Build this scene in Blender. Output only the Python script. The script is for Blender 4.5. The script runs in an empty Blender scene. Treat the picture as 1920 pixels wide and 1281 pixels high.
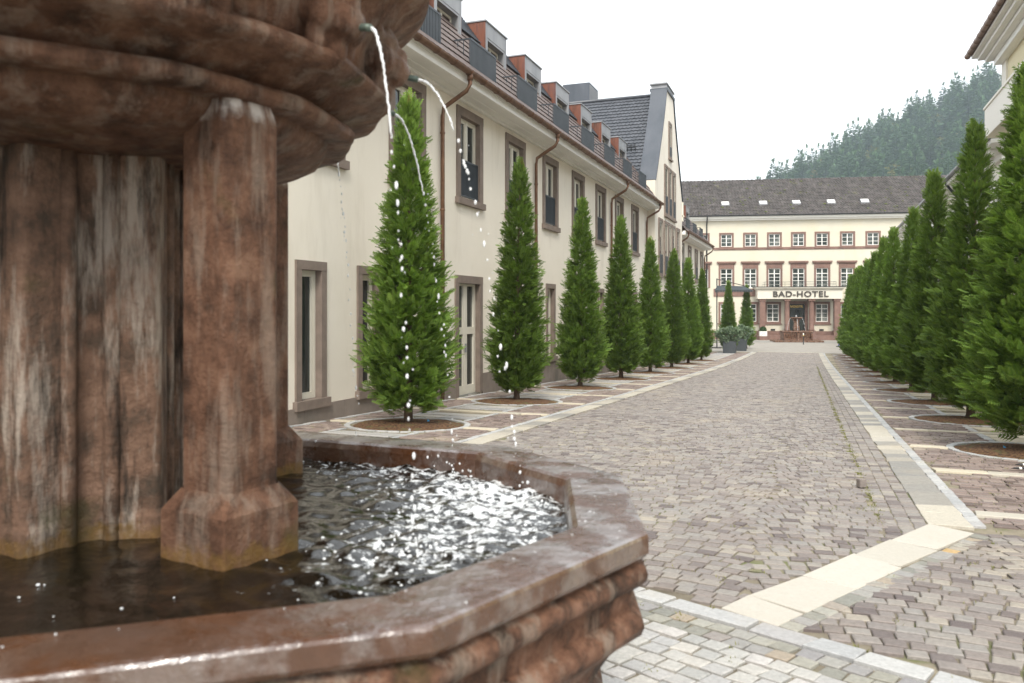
import bpy, bmesh, math, random
import numpy as np
from mathutils import Vector, Matrix

# ------------------------------------------------------------------ camera, sky, sun, exposure
sc = bpy.context.scene
COL = sc.collection
F = 1500.0            # focal length in photo pixels (1920 wide)
VH = 580.0            # horizon row in the photo
CAMZ = 1.4
YAW = math.radians(20.84)
CY, SY = math.cos(YAW), math.sin(YAW)
cam = bpy.data.cameras.new('camera')
cam.sensor_width = 36.0
cam.lens = F / 1920 * 36
cam.shift_y = (VH - 640.5) / 1920
cam.clip_start = 0.05
cam.clip_end = 5000
cam.dof.use_dof = True
cam.dof.focus_distance = 22.0
cam.dof.aperture_fstop = 4.0
camo = bpy.data.objects.new('camera', cam)
COL.objects.link(camo)
camo.location = (0, 0, CAMZ)
camo.rotation_euler = (math.pi / 2, 0, YAW)
sc.camera = camo

SUN_EL, SUN_AZ = math.radians(48), math.radians(161)     # azimuth clockwise from +Y (street direction)
w = bpy.data.worlds.new('World'); sc.world = w; w.use_nodes = True
wn = w.node_tree; bg = wn.nodes['Background']
sky = wn.nodes.new('ShaderNodeTexSky'); sky.sky_type = 'NISHITA'; sky.sun_disc = False
sky.sun_elevation = SUN_EL; sky.sun_rotation = SUN_AZ; sky.dust_density = 4.0; sky.air_density = 1.0
mixw = wn.nodes.new('ShaderNodeMix'); mixw.data_type = 'RGBA'
mixw.inputs[0].default_value = 0.88
wn.links.new(sky.outputs[0], mixw.inputs[6]); mixw.inputs[7].default_value = (6.5, 6.7, 6.8, 1)
wn.links.new(mixw.outputs[2], bg.inputs[0]); bg.inputs[1].default_value = 0.1
sun = bpy.data.lights.new('sun', 'SUN'); sun.energy = 1.5; sun.angle = math.radians(22); sun.color = (1, .95, .86)
suno = bpy.data.objects.new('sun', sun); COL.objects.link(suno)
sd = Vector((math.sin(SUN_AZ) * math.cos(SUN_EL), math.cos(SUN_AZ) * math.cos(SUN_EL), math.sin(SUN_EL)))
suno.rotation_euler = sd.to_track_quat('Z', 'Y').to_euler(); suno.location = sd * 60
vs = sc.view_settings
vs.view_transform = 'Standard'; vs.look = 'None'; vs.gamma = 1; vs.exposure = 1.4; vs.use_curve_mapping = False
sc.cycles.volume_bounces = 3
sc.cycles.max_bounces = 8

rng = np.random.default_rng(7)
random.seed(7)

# ------------------------------------------------------------------ geometry of the place
def zg(s):
    """height of the street at distance s along it (falls 3.3 % then levels out towards the hotel)"""
    s = np.asarray(s, float)
    a = np.clip(s, -12, 30); z = -.033 * a
    b = np.clip(s, 30, 45) - 30; z = z - (.033 * b - .5 * (.011 / 15) * b * b)
    c = np.clip(s, 45, 78) - 45; z = z - (.022 * c - .5 * (.022 / 33) * c * c)
    return z
def w2c(t, s): return t * CY + s * SY, -t * SY + s * CY
def c2w(x, y): return x * CY - y * SY, x * SY + y * CY
def proj(t, s, z):
    x, y = w2c(t, s)
    return 960 + F * x / y, VH - F * (z - CAMZ) / y
def G(u, v):
    """photo pixel -> point on the street surface"""
    lo, hi = 1.0, 140.0
    for _ in range(60):
        m = .5 * (lo + hi)
        t, s = c2w((u - 960) / F * m, m)
        z = CAMZ - (v - VH) / F * m
        if z > float(zg(s)): lo = m
        else: hi = m
    t, s = c2w((u - 960) / F * lo, lo)
    return t, s
def TR(s): return .87 - .0126 * np.asarray(s, float)     # right edge of the carriageway
TL = -3.94                                               # left edge of the carriageway

# ------------------------------------------------------------------ materials
MATS = {}
def nodes_of(name):
    m = bpy.data.materials.new(name); m.use_nodes = True
    n = m.node_tree
    return m, n, n.nodes['Principled BSDF']
def ramp(n, stops, interp='LINEAR'):
    r = n.nodes.new('ShaderNodeValToRGB'); e = r.color_ramp.elements; r.color_ramp.interpolation = interp
    while len(e) > 1: e.remove(e[-1])
    e[0].position = stops[0][0]; e[0].color = (*stops[0][1], 1)
    for p, c in stops[1:]:
        k = e.new(p); k.color = (*c, 1)
    return r
def noise(n, vec, scale, detail=6, rough=.6):
    t = n.nodes.new('ShaderNodeTexNoise'); t.inputs['Scale'].default_value = scale
    t.inputs['Detail'].default_value = detail; t.inputs['Roughness'].default_value = rough
    n.links.new(vec, t.inputs['Vector']); return t.outputs['Fac']
def pos(n, stretch=None, space='world'):
    if space == 'world': o = n.nodes.new('ShaderNodeNewGeometry').outputs['Position']
    else: o = n.nodes.new('ShaderNodeTexCoord').outputs['Object']
    if stretch:
        m = n.nodes.new('ShaderNodeMapping'); m.inputs['Scale'].default_value = stretch
        n.links.new(o, m.inputs[0]); o = m.outputs[0]
    return o
def mixc(n, fac, a, b, mode='MIX'):
    m = n.nodes.new('ShaderNodeMix'); m.data_type = 'RGBA'; m.blend_type = mode
    for i, v in ((0, fac), (6, a), (7, b)):
        if hasattr(v, 'is_output'): n.links.new(v, m.inputs[i])
        elif i == 0: m.inputs[0].default_value = v
        else: m.inputs[i].default_value = (*v, 1)
    return m.outputs[2]
def math_(n, op, a, b=0.0, clamp=False):
    m = n.nodes.new('ShaderNodeMath'); m.operation = op; m.use_clamp = clamp
    for i, v in enumerate((a, b)):
        if hasattr(v, 'is_output'): n.links.new(v, m.inputs[i])
        else: m.inputs[i].default_value = v
    return m.outputs[0]
def maprange(n, v, a, b, c, d):
    m = n.nodes.new('ShaderNodeMapRange'); n.links.new(v, m.inputs[0])
    for i, q in enumerate((a, b, c, d)): m.inputs[i + 1].default_value = q
    return m.outputs[0]
def bump(n, p, h, strength, dist=.01):
    b = n.nodes.new('ShaderNodeBump'); b.inputs['Strength'].default_value = strength; b.inputs['Distance'].default_value = dist
    n.links.new(h, b.inputs['Height']); n.links.new(b.outputs[0], p.inputs['Normal'])
def M(name, stops, scale=4, stretch=None, rough=.7, bmp=0, bscale=60, metal=0, spec=.5, space='world', dirt=None, rvar=0, bdist=.01):
    m, n, p = nodes_of(name)
    v = pos(n, stretch, space)
    r = ramp(n, stops); n.links.new(noise(n, v, scale), r.inputs[0]); c = r.outputs[0]
    if dirt:                                    # (colour, scale, stretch, low, high)
        dv = pos(n, dirt[2], space)
        f = maprange(n, noise(n, dv, dirt[1], 5, .65), dirt[3], dirt[4], 0, 1)
        c = mixc(n, f, c, dirt[0])
    n.links.new(c, p.inputs['Base Color'])
    p.inputs['Roughness'].default_value = rough; p.inputs['Metallic'].default_value = metal
    p.inputs['Specular IOR Level'].default_value = spec
    if rvar:
        n.links.new(maprange(n, noise(n, v, scale * 1.7), .3, .7, max(0.02, rough - rvar), min(1, rough + rvar)), p.inputs['Roughness'])
    if bmp: bump(n, p, noise(n, pos(n, None, space), bscale, 6, .65), bmp, bdist)
    MATS[name] = m
    return m
def flat(name, c, rough=.6, metal=0, spec=.5):
    return M(name, [(.3, tuple(x * .9 for x in c)), (.7, tuple(min(1, x * 1.08) for x in c))], 6, rough=rough, metal=metal, spec=spec)
def sett_mat(name, stops, source, rough=.62, bmp=.5, grain=1.0):
    m, n, p = nodes_of(name)
    if source == 'attr':
        a = n.nodes.new('ShaderNodeAttribute'); a.attribute_name = 'rnd'; f = a.outputs['Fac']
    else:
        f = n.nodes.new('ShaderNodeObjectInfo').outputs['Random']
    r = ramp(n, stops); n.links.new(f, r.inputs[0])
    v = pos(n)
    g = maprange(n, noise(n, v, 45, 5, .7), .25, .75, 1 - .28 * grain, 1 + .22 * grain)
    c = mixc(n, 1.0, r.outputs[0], g, 'MULTIPLY')
    sand = maprange(n, noise(n, v, .9, 5, .6), .56, .74, 0, .45 * grain)      # sandy dust lies in patches
    c = mixc(n, sand, c, (.42, .36, .27))
    n.links.new(c, p.inputs['Base Color']); p.inputs['Roughness'].default_value = rough
    n.links.new(maprange(n, noise(n, v, 14), .3, .7, rough - .15, rough + .15), p.inputs['Roughness'])
    bump(n, p, noise(n, v, 70, 6, .7), bmp, .008)
    return m
ROADC = [(0, (0.123, 0.100, 0.097)), (.15, (0.190, 0.162, 0.150)), (.35, (0.252, 0.218, 0.199)), (.55, (0.214, 0.191, 0.180)), (.72, (0.285, 0.255, 0.227)), (.88, (0.247, 0.230, 0.216)), (1, (0.332, 0.294, 0.245))]
REDC = [(0, (.13, .098, .087)), (.3, (.215, .163, .145)), (.6, (.275, .217, .19)), (.85, (.205, .16, .147)), (1, (.31, .258, .222))]
LIGHTC = [(0, (0.306, 0.306, 0.297)), (.25, (0.416, 0.408, 0.387)), (.5, (0.459, 0.438, 0.404)), (.75, (0.365, 0.361, 0.357)), (1, (0.493, 0.468, 0.446))]
MIXC = [(0, (.20, .20, .18)), (.3, (.27, .26, .22)), (.55, (.34, .33, .29)), (.75, (.24, .23, .24)), (.9, (.36, .29, .20)), (1, (.46, .30, .12))]
GRANC = [(0, (0.336, 0.344, 0.352)), (.4, (0.416, 0.416, 0.416)), (.8, (0.464, 0.464, 0.456)), (1, (0.368, 0.360, 0.360))]
SLABC = [(0, (0.468, 0.423, 0.347)), (.3, (0.486, 0.450, 0.378)), (.45, (0.414, 0.378, 0.320)), (.6, (0.243, 0.234, 0.221)), (.75, (0.288, 0.270, 0.243)), (.85, (0.387, 0.351, 0.293)), (1, (0.495, 0.459, 0.396))]
GREYC = [(0, (.30, .30, .31)), (.5, (.38, .37, .36)), (1, (.47, .44, .40))]
SM = {}
for k, c in dict(road=ROADC, red=REDC, light=LIGHTC, mixed=MIXC, granite=GRANC, slab=SLABC, grey=GREYC).items():
    SM[k, 'a'] = sett_mat('sett_' + k + '_field', c, 'attr'); SM[k, 'o'] = sett_mat('sett_' + k, c, 'object')
M('joint', [(.3, (.13, .11, .08)), (.5, (.22, .19, .14)), (.7, (.31, .27, .20))], 3, rough=.95, bmp=.8, bscale=150, dirt=((.13, .15, .05), 1.3, None, .55, .68))
M('soil', [(.36, (.045, .022, .012)), (.48, (.12, .055, .025)), (.6, (.24, .13, .06))], 30, rough=.95, bmp=1, bscale=90, bdist=.03, dirt=((.13, .125, .045), 5, None, .57, .68))
M('earth', [(.3, (.2, .19, .15)), (.7, (.3, .28, .22))], .4, rough=.95)
M('plaza', [(.3, (.24, .22, .195)), (.7, (.33, .305, .27))], 1.2, rough=.8, bmp=.5, bscale=12)
M('plaster', [(.3, (.75, .695, .60)), (.7, (.80, .745, .65))], .8, rough=.9, bmp=.5, bscale=120, dirt=((.60, .54, .45), 1.1, (1, 1, .22), .53, .8))
M('plaster_hotel', [(.3, (.56, .525, .43)), (.7, (.61, .575, .475))], .6, rough=.9, bmp=.2, bscale=30, dirt=((.60, .54, .40), .5, (1, 1, .4), .5, .8))
M('plaster_pale', [(.3, (.80, .77, .70)), (.7, (.84, .81, .74))], .6, rough=.9, bmp=.2, bscale=60)
M('plaster_yellow', [(.3, (.70, .63, .42)), (.7, (.76, .69, .48))], .6, rough=.9, bmp=.2, bscale=60)
M('stone_frame', [(.3, (.165, .128, .105)), (.7, (.23, .18, .15))], 5, rough=.8, bmp=.4, bscale=70)
M('stone_plinth', [(.3, (.19, .155, .13)), (.7, (.27, .225, .195))], 2.5, rough=.8, bmp=.4, bscale=70, dirt=((.12, .11, .09), 1.5, (1, 1, .3), .52, .75))
M('stone_hotel', [(.3, (.155, .088, .07)), (.7, (.235, .14, .11))], 2, rough=.8, bmp=.3, bscale=25, dirt=((.13, .08, .07), 1.0, (1, 1, .3), .52, .75))
M('white_paint', [(.3, (.76, .75, .71)), (.7, (.82, .81, .77))], 2, rough=.5)
M('cream_paint', [(.3, (.62, .585, .50)), (.7, (.67, .635, .55))], 2, rough=.5)
M('glass_dark', [(.3, (.018, .022, .021)), (.7, (.035, .042, .04))], .7, rough=.04, spec=.45)
M('glass_hotel', [(.4, (.02, .027, .024)), (.52, (.05, .062, .055)), (.66, (.22, .23, .21))], .75, rough=.08, spec=.6)
M('rail_metal', [(.3, (.028, .036, .045)), (.7, (.045, .055, .068))], 3, rough=.45, spec=.6)
M('copper_pipe', [(.3, (.13, .07, .045)), (.7, (.24, .135, .085))], 5, rough=.45, metal=.55, rvar=.15)
M('copper_red', [(.35, (.10, .044, .03)), (.5, (.20, .072, .042)), (.65, (.115, .06, .058))], 4, (1, 1, .15), rough=.5, metal=.25, rvar=.15)
M('zinc', [(.3, (.24, .245, .26)), (.7, (.36, .36, .37))], 2, (1, 1, .3), rough=.5, metal=.4)
M('zinc_dark', [(.3, (.05, .06, .075)), (.7, (.09, .10, .12))], 1.2, (1, 1, .3), rough=.55, metal=.1)
M('tile_brown', [(.3, (.075, .05, .042)), (.7, (.15, .105, .09))], 9, rough=.55)
M('tile_slate', [(.3, (.04, .045, .055)), (.7, (.085, .09, .105))], 4, rough=.4, spec=.6)
M('tile_hotel', [(.3, (.04, .034, .032)), (.5, (.075, .064, .06)), (.72, (.13, .115, .11))], 1.6, rough=.75, dirt=((.12, .12, .06), 1.1, None, .6, .72))
M('bark', [(.3, (.07, .045, .03)), (.7, (.14, .095, .065))], 14, (1, 1, .2), rough=.9, bmp=1, bscale=60, bdist=.02)
M('black_metal', [(.3, (.012, .012, .013)), (.7, (.022, .022, .024))], 4, rough=.4)
M('planter_grey', [(.3, (.042, .05, .058)), (.7, (.062, .072, .082))], 2, rough=.55)
M('awning_cloth', [(.3, (.028, .036, .042)), (.7, (.04, .05, .056))], 2, rough=.7)
M('gold', [(.3, (.75, .5, .12)), (.7, (.85, .6, .18))], 5, rough=.35, metal=.4)
M('letter', [(.3, (.045, .035, .03)), (.7, (.06, .05, .042))], 5, rough=.5)
M('blue_scrap', [(.3, (.05, .3, .6)), (.7, (.1, .4, .7))], 9, rough=.5)
M('skin', [(.3, (.5, .32, .24)), (.7, (.58, .38, .29))], 6, rough=.55)
M('denim', [(.3, (.03, .06, .16)), (.7, (.05, .1, .25))], 20, rough=.9)
M('shoe', [(.3, (.04, .035, .025)), (.7, (.07, .06, .04))], 9, rough=.6)
M('coat', [(.3, (.05, .055, .06)), (.7, (.08, .085, .09))], 9, rough=.9)
M('hair', [(.3, (.03, .02, .015)), (.7, (.05, .035, .02))], 20, rough=.6)
M('yellow_mark', [(.3, (.75, .5, .05)), (.7, (.8, .55, .08))], 9, rough=.5)
M('moss', [(.3, (.08, .11, .025)), (.7, (.17, .19, .06))], 12, rough=.95)
M('gravel_flat', [(.3, (.2, .19, .17)), (.7, (.3, .29, .27))], 40, rough=.9)
M('bronze', [(.3, (.06, .09, .08)), (.7, (.12, .15, .12))], 14, rough=.5, metal=.4)

def foliage(name, dark, light, tip, transl=.25, brown=False):
    m, n, p = nodes_of(name)
    a = n.nodes.new('ShaderNodeAttribute'); a.attribute_name = 'rnd'
    b = n.nodes.new('ShaderNodeAttribute'); b.attribute_name = 'tip'
    oi = n.nodes.new('ShaderNodeObjectInfo').outputs['Random']
    st_ = [(0, dark), (.7, light), (.93 if brown else 1, tuple(.6 * x + .4 * y for x, y in zip(light, tip)))]
    if brown: st_ += [(.945, (.13, .085, .03))]
    r = ramp(n, st_); n.links.new(a.outputs['Fac'], r.inputs[0])
    c = mixc(n, math_(n, 'MULTIPLY', b.outputs['Fac'], .85), r.outputs[0], tip)
    big = maprange(n, noise(n, pos(n), 1.6, 3, .5), .3, .7, .8, 1.2)
    c = mixc(n, 1.0, c, big, 'MULTIPLY')
    c = mixc(n, 1.0, c, maprange(n, oi, 0, 1, .82, 1.16), 'MULTIPLY')
    n.links.new(c, p.inputs['Base Color']); p.inputs['Roughness'].default_value = .6
    p.inputs['Specular IOR Level'].default_value = .25
    tr = n.nodes.new('ShaderNodeBsdfTranslucent'); n.links.new(mixc(n, 1.0, c, (1.3, 1.4, .7), 'MULTIPLY'), tr.inputs['Color'])
    mx = n.nodes.new('ShaderNodeMixShader'); mx.inputs[0].default_value = transl
    n.links.new(p.outputs[0], mx.inputs[1]); n.links.new(tr.outputs[0], mx.inputs[2])
    n.links.new(mx.outputs[0], n.nodes['Material Output'].inputs['Surface'])
    MATS[name] = m
foliage('cypress', (.024, .066, .015), (.092, .185, .034), (.29, .39, .08), .28, True)
foliage('spruce', (.018, .05, .026), (.048, .105, .05), (.10, .165, .065), .1)
foliage('broadleaf', (.06, .085, .02), (.13, .15, .035), (.22, .18, .04), .2)
foliage('autumn', (.16, .10, .025), (.30, .19, .04), (.38, .24, .05), .2)
foliage('rhodo', (.02, .055, .025), (.08, .15, .075), (.30, .38, .26), .1)
foliage('grass', (.07, .10, .02), (.15, .18, .04), (.30, .27, .09), .2)
foliage('box_leaf', (.02, .05, .012), (.04, .085, .02), (.06, .11, .03), .1)

def sandstone(name, wet, lime_on=True, pale=0.0, crust=False, soft=False):
    m, n, p = nodes_of(name)
    v = pos(n, None, 'world'); st = pos(n, (1, 1, .16), 'world')
    r = ramp(n, [(.34, (.022, .012, .008)), (.44, (.085, .042, .026)), (.53, (.17, .084, .052)), (.64, (.27, .15, .10))])
    if soft:
        for e_, cc in zip(r.color_ramp.elements, ((.038, .019, .011), (.090, .043, .025), (.145, .072, .043), (.215, .118, .074))): e_.color = (*cc, 1)
    n.links.new(noise(n, v, 7 if soft else 9, 10, .72), r.inputs[0]); c = r.outputs[0]
    streak = maprange(n, noise(n, st, 13, 8, .7), .50, .62, 0, (.12 if wet else .9 if pale else .45 if soft else .7))
    if pale: c = mixc(n, pale, c, (.17, .135, .10))
    c = mixc(n, streak, c, (.38, .32, .265) if pale else (.30, .235, .185))
    dark = maprange(n, noise(n, st, 9.5, 8, .72), .52, .64, 0, .9 if pale else .3 if soft else .7)
    c = mixc(n, dark, c, (.016, .012, .009))
    z = n.nodes.new('ShaderNodeSeparateXYZ'); n.links.new(v, z.inputs[0])
    wob = math_(n, 'ADD', z.outputs['Z'], math_(n, 'MULTIPLY', math_(n, 'SUBTRACT', noise(n, v, 13, 6, .7), .5), .14))
    lime = math_(n, 'MULTIPLY', maprange(n, wob, .785, .765, 0, 1), maprange(n, noise(n, v, 30, 4, .7), .3, .6, .3, 1))            # ochre lime crust just above the water line
    if not wet and lime_on:
        c = mixc(n, math_(n, 'MULTIPLY', lime, .8), c, (.17, .095, .022))
        if crust:
         cr = maprange(n, wob, 1.89, 1.925, 0, 1)        # pale crust under the bowl where water runs over
         cr2 = maprange(n, wob, 1.985, 1.965, 0, 1)
         cr = math_(n, 'MULTIPLY', math_(n, 'MULTIPLY', cr, cr2), maprange(n, noise(n, st, 16), .40, .55, 0, .85))
         c = mixc(n, cr, c, (.55, .50, .46))
    alg = maprange(n, noise(n, v, 3.1, 5, .6), .62, .72, 0, .55)
    c = mixc(n, alg, c, (.07, .065, .018))
    if wet:
        c = mixc(n, .85, c, (.060, .020, .0045))
    n.links.new(c, p.inputs['Base Color'])
    if wet:
        film = maprange(n, noise(n, v, 7, 5, .65), .38, .62, .06, .45)
        n.links.new(film, p.inputs['Roughness']); p.inputs['Specular IOR Level'].default_value = 1.0
        n.links.new(maprange(n, noise(n, v, 6.2, 5, .6), .46, .56, 1, .06), p.inputs['Coat Weight']); p.inputs['Coat Roughness'].default_value = .34; p.inputs['Coat IOR'].default_value = 2.6
        bump(n, p, noise(n, v, 30, 6, .6), .55, .008)
        cb_ = n.nodes.new('ShaderNodeBump'); cb_.inputs['Strength'].default_value = 1.0; cb_.inputs['Distance'].default_value = .012
        n.links.new(noise(n, pos(n, (1, 1, 1)), 15, 5, .6), cb_.inputs['Height']); n.links.new(cb_.outputs[0], p.inputs['Coat Normal'])
    else:
        n.links.new(maprange(n, noise(n, v, 6), .3, .7, .38, .7), p.inputs['Roughness']); p.inputs['Specular IOR Level'].default_value = .25
        bump(n, p, noise(n, v, 46, 9, .72), 1.0, .014)
    MATS[name] = m
sandstone('sandstone', False)
sandstone('sandstone_wet', True)
sandstone('sandstone_outer', False, False)
sandstone('sandstone_pale', False, True, .3)
sandstone('sandstone_column', False, True, 0, True, True)
sandstone('sandstone_bowl', False, False, 0, False, True)

m, n, p = nodes_of('basin_water')
p.inputs['Base Color'].default_value = (.022, .017, .010, 1); p.inputs['Roughness'].default_value = .03; p.inputs['IOR'].default_value = 1.6
fa = n.nodes.new('ShaderNodeAttribute'); fa.attribute_name = 'foam'
fn_ = math_(n, 'ADD', noise(n, pos(n), 26, 7, .72), math_(n, 'MULTIPLY', fa.outputs['Fac'], .17))
fm = maprange(n, fn_, .71, .80, 0, .85)
n.links.new(mixc(n, fm, (.006, .0045, .0025), (.80, .83, .85)), p.inputs['Base Color']); n.links.new(maprange(n, fm, 0, 1, .03, .45), p.inputs['Roughness'])
bump(n, p, noise(n, pos(n, (1, 1, 1)), 34, 4, .55), .3, .01)
MATS['basin_water'] = m
m, n, p = nodes_of('falling_water')
p.inputs['Base Color'].default_value = (.96, .975, .99, 1); p.inputs['Roughness'].default_value = .06; p.inputs['IOR'].default_value = 1.33
p.inputs['Transmission Weight'].default_value = .35; p.inputs['Specular IOR Level'].default_value = .8
MATS['falling_water'] = m

# ------------------------------------------------------------------ mesh helpers
def obj(name, me, parent=None, mat=None, loc=None, rot=None):
    o = bpy.data.objects.new(name, me); COL.objects.link(o)
    if parent is not None: o.parent = parent
    if mat is not None and me is not None and not me.materials: me.materials.append(MATS[mat] if isinstance(mat, str) else mat)
    if loc is not None: o.location = loc
    if rot is not None: o.rotation_euler = (0, 0, rot)
    return o
def tag(o, label, cat, group=None):
    o['label'] = label; o['category'] = cat
    if group: o['group'] = group
    return o
def empty(name, loc=(0, 0, 0), rot=0, label=None, cat=None, group=None):
    o = obj(name, None, None, None, loc, rot); o.empty_display_size = .2
    if label: tag(o, label, cat, group)
    return o
def struct(o, kind='structure'): o['kind'] = kind; return o
def npmesh(name, V, Fq, attrs=None, smooth=False):
    """V (n,3), Fq (m,k) all faces same size"""
    me = bpy.data.meshes.new(name); V = np.ascontiguousarray(V, np.float32); Fq = np.ascontiguousarray(Fq, np.int32)
    m_, k = Fq.shape
    me.vertices.add(len(V)); me.vertices.foreach_set('co', V.ravel())
    me.loops.add(m_ * k); me.loops.foreach_set('vertex_index', Fq.ravel())
    me.polygons.add(m_); me.polygons.foreach_set('loop_start', np.arange(0, m_ * k, k, dtype=np.int32))
    me.polygons.foreach_set('use_smooth', np.full(m_, smooth))
    for an, dom, vals in (attrs or []):
        a = me.attributes.new(an, 'FLOAT', dom); a.data.foreach_set('value', np.ascontiguousarray(vals, np.float32))
    me.update(calc_edges=True)
    return me
class MB:
    def __init__(self): self.v = []; self.f = []; self.s = []
    def add(self, vs, fs, smooth=False):
        b = len(self.v); self.v += [tuple(q) for q in vs]; self.f += [tuple(i + b for i in q) for q in fs]; self.s += [smooth] * len(fs)
        return self
    def box(self, x0, x1, y0, y1, z0, z1):
        if x0 > x1: x0, x1 = x1, x0
        if y0 > y1: y0, y1 = y1, y0
        return self.add([(x0, y0, z0), (x1, y0, z0), (x1, y1, z0), (x0, y1, z0), (x0, y0, z1), (x1, y0, z1), (x1, y1, z1), (x0, y1, z1)],
                        [(0, 3, 2, 1), (4, 5, 6, 7), (0, 1, 5, 4), (1, 2, 6, 5), (2, 3, 7, 6), (3, 0, 4, 7)])
    def frame(self, x0, x1, z0, z1, wd, y0, y1, bottom=True):
        """rectangular frame lying in the XZ plane"""
        self.box(x0, x0 + wd, y0, y1, z0, z1 - wd); self.box(x1 - wd, x1, y0, y1, z0, z1 - wd)
        self.box(x0, x1, y0, y1, z1 - wd, z1)
        if bottom: self.box(x0 + wd, x1 - wd, y0, y1, z0, z0 + wd)
        return self
    def prism(self, poly, z0, z1, cap=True):
        n_ = len(poly)
        vs_ = [(x, y, z0) for x, y in poly] + [(x, y, z1) for x, y in poly]
        fs = [(i, (i + 1) % n_, n_ + (i + 1) % n_, n_ + i) for i in range(n_)]
        if cap: fs += [tuple(range(n_, 2 * n_)), tuple(reversed(range(n_)))]
        return self.add(vs_, fs)
    def loft(self, rings, closed=True, cap0=False, cap1=False, smooth=False):
        n_ = len(rings[0]); vs_ = [p for r in rings for p in r]; fs = []
        for j in range(len(rings) - 1):
            for i in range(n_ if closed else n_ - 1):
                a, b = j * n_ + i, j * n_ + (i + 1) % n_
                fs.append((a, b, b + n_, a + n_))
        if cap0: fs.append(tuple(reversed(range(n_))))
        if cap1: fs.append(tuple(range((len(rings) - 1) * n_, len(rings) * n_)))
        return self.add(vs_, fs, smooth)
    def lathe(self, prof, seg=24, c=(0, 0), smooth=True, cap0=False, cap1=False):
        rings = [[(c[0] + r * math.cos(2 * math.pi * i / seg), c[1] + r * math.sin(2 * math.pi * i / seg), z) for i in range(seg)] for r, z in prof]
        return self.loft(rings, True, cap0, cap1, smooth)
    def tube(self, pts, r, seg=8, cap=True, smooth=True):
        pts = [Vector(q) for q in pts]; rings = []
        for i, q in enumerate(pts):
            d = (pts[min(i + 1, len(pts) - 1)] - pts[max(i - 1, 0)]).normalized()
            up = Vector((0, 0, 1)) if abs(d.z) < .95 else Vector((1, 0, 0))
            a = d.cross(up).normalized(); b = a.cross(d)
            rr = r[i] if isinstance(r, (list, tuple)) else r
            rings.append([tuple(q + (a * math.cos(2 * math.pi * k / seg) + b * math.sin(2 * math.pi * k / seg)) * rr) for k in range(seg)])
        return self.loft(rings, True, cap, cap, smooth)
    def ball(self, c, rx, ry=None, rz=None, seg=12, rings=8, fn=None):
        ry = rx if ry is None else ry; rz = rx if rz is None else rz
        R = []
        for j in range(rings + 1):
            th = math.pi * j / rings; ring = []
            for i in range(seg):
                ph = 2 * math.pi * i / seg
                d = (math.sin(th) * math.cos(ph), math.sin(th) * math.sin(ph), -math.cos(th))
                k = fn(d) if fn else 1
                ring.append((c[0] + rx * d[0] * k, c[1] + ry * d[1] * k, c[2] + rz * d[2] * k))
            R.append(ring)
        return self.loft(R, True, False, False, True)
    def mesh(self, name):
        me = bpy.data.meshes.new(name); me.from_pydata(self.v, [], self.f)
        me.polygons.foreach_set('use_smooth', self.s); me.update()
        return me
    def build(self, name, mat, parent=None, loc=None, rot=None):
        return obj(name, self.mesh(name), parent, mat, loc, rot)
def copy_tree(o, parent=None):
    c = o.copy(); COL.objects.link(c); c.parent = parent
    for ch in o.children: copy_tree(ch, c)
    return c
def bevel(o, wd=.01, seg=2):
    m_ = o.modifiers.new('bevel', 'BEVEL'); m_.width = wd; m_.segments = seg; m_.limit_method = 'ANGLE'; m_.angle_limit = math.radians(40)
    return o

def wall_with_holes(x0, x1, z0, z1, holes, depth=.32, mb=None):
    """front face in the y=0 plane, outward +y; holes (x0,x1,z0,z1) get reveals to y=-depth"""
    mb = mb or MB()
    xs = sorted({x0, x1, *[h[0] for h in holes], *[h[1] for h in holes]}); zs = sorted({z0, z1, *[h[2] for h in holes], *[h[3] for h in holes]})
    xs = [x for x in xs if x0 <= x <= x1]; zs = [z for z in zs if z0 <= z <= z1]
    for i in range(len(xs) - 1):
        for j in range(len(zs) - 1):
            cx, cz = .5 * (xs[i] + xs[i + 1]), .5 * (zs[j] + zs[j + 1])
            if any(h[0] < cx < h[1] and h[2] < cz < h[3] for h in holes): continue
            mb.add([(xs[i], 0, zs[j]), (xs[i + 1], 0, zs[j]), (xs[i + 1], 0, zs[j + 1]), (xs[i], 0, zs[j + 1])], [(3, 2, 1, 0)])
    for a, b, c, d in holes:
        mb.add([(a, 0, c), (b, 0, c), (b, 0, d), (a, 0, d), (a, -depth, c), (b, -depth, c), (b, -depth, d), (a, -depth, d)],
               [(0, 1, 5, 4), (1, 2, 6, 5), (2, 3, 7, 6), (3, 0, 4, 7)])
    return mb

# ------------------------------------------------------------------ ground sheets
def strip_sheet(name, tl, tr, s0, s1, dz, mat, nt=2, ds=1.0):
    S = np.arange(s0, s1 + ds * .5, ds); V = []
    for s in S:
        a, b = float(tl(s) if callable(tl) else tl), float(tr(s) if callable(tr) else tr)
        for k in range(nt): V.append((a + (b - a) * k / (nt - 1), s, float(zg(s)) + dz))
    Fq = [(j * nt + k, j * nt + k + 1, (j + 1) * nt + k + 1, (j + 1) * nt + k) for j in range(len(S) - 1) for k in range(nt - 1)]
    return struct(obj(name, npmesh(name, np.array(V), np.array(Fq)), None, mat))
S_END = 60.0
ground = strip_sheet('ground', -400, 540, -60, 700, -.10, 'earth', 3, 5.0)
street = strip_sheet('street', TL - .02, lambda s: TR(s) + .02, 5, S_END, -.009, 'joint')
square = strip_sheet('square', -14, 14, -12, 10.6, -.014, 'joint')
pav_l = strip_sheet('pavement_left', -7.36, TL + .01, 4.0, S_END + 2, -.010, 'joint')
pav_r = strip_sheet('pavement_right', lambda s: TR(s) - .01, 6.4, 6.3, S_END + 2, -.012, 'joint')
plaza = strip_sheet('hotel_forecourt', -40, 30, S_END - .5, 92, -.006, 'plaza')
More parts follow.
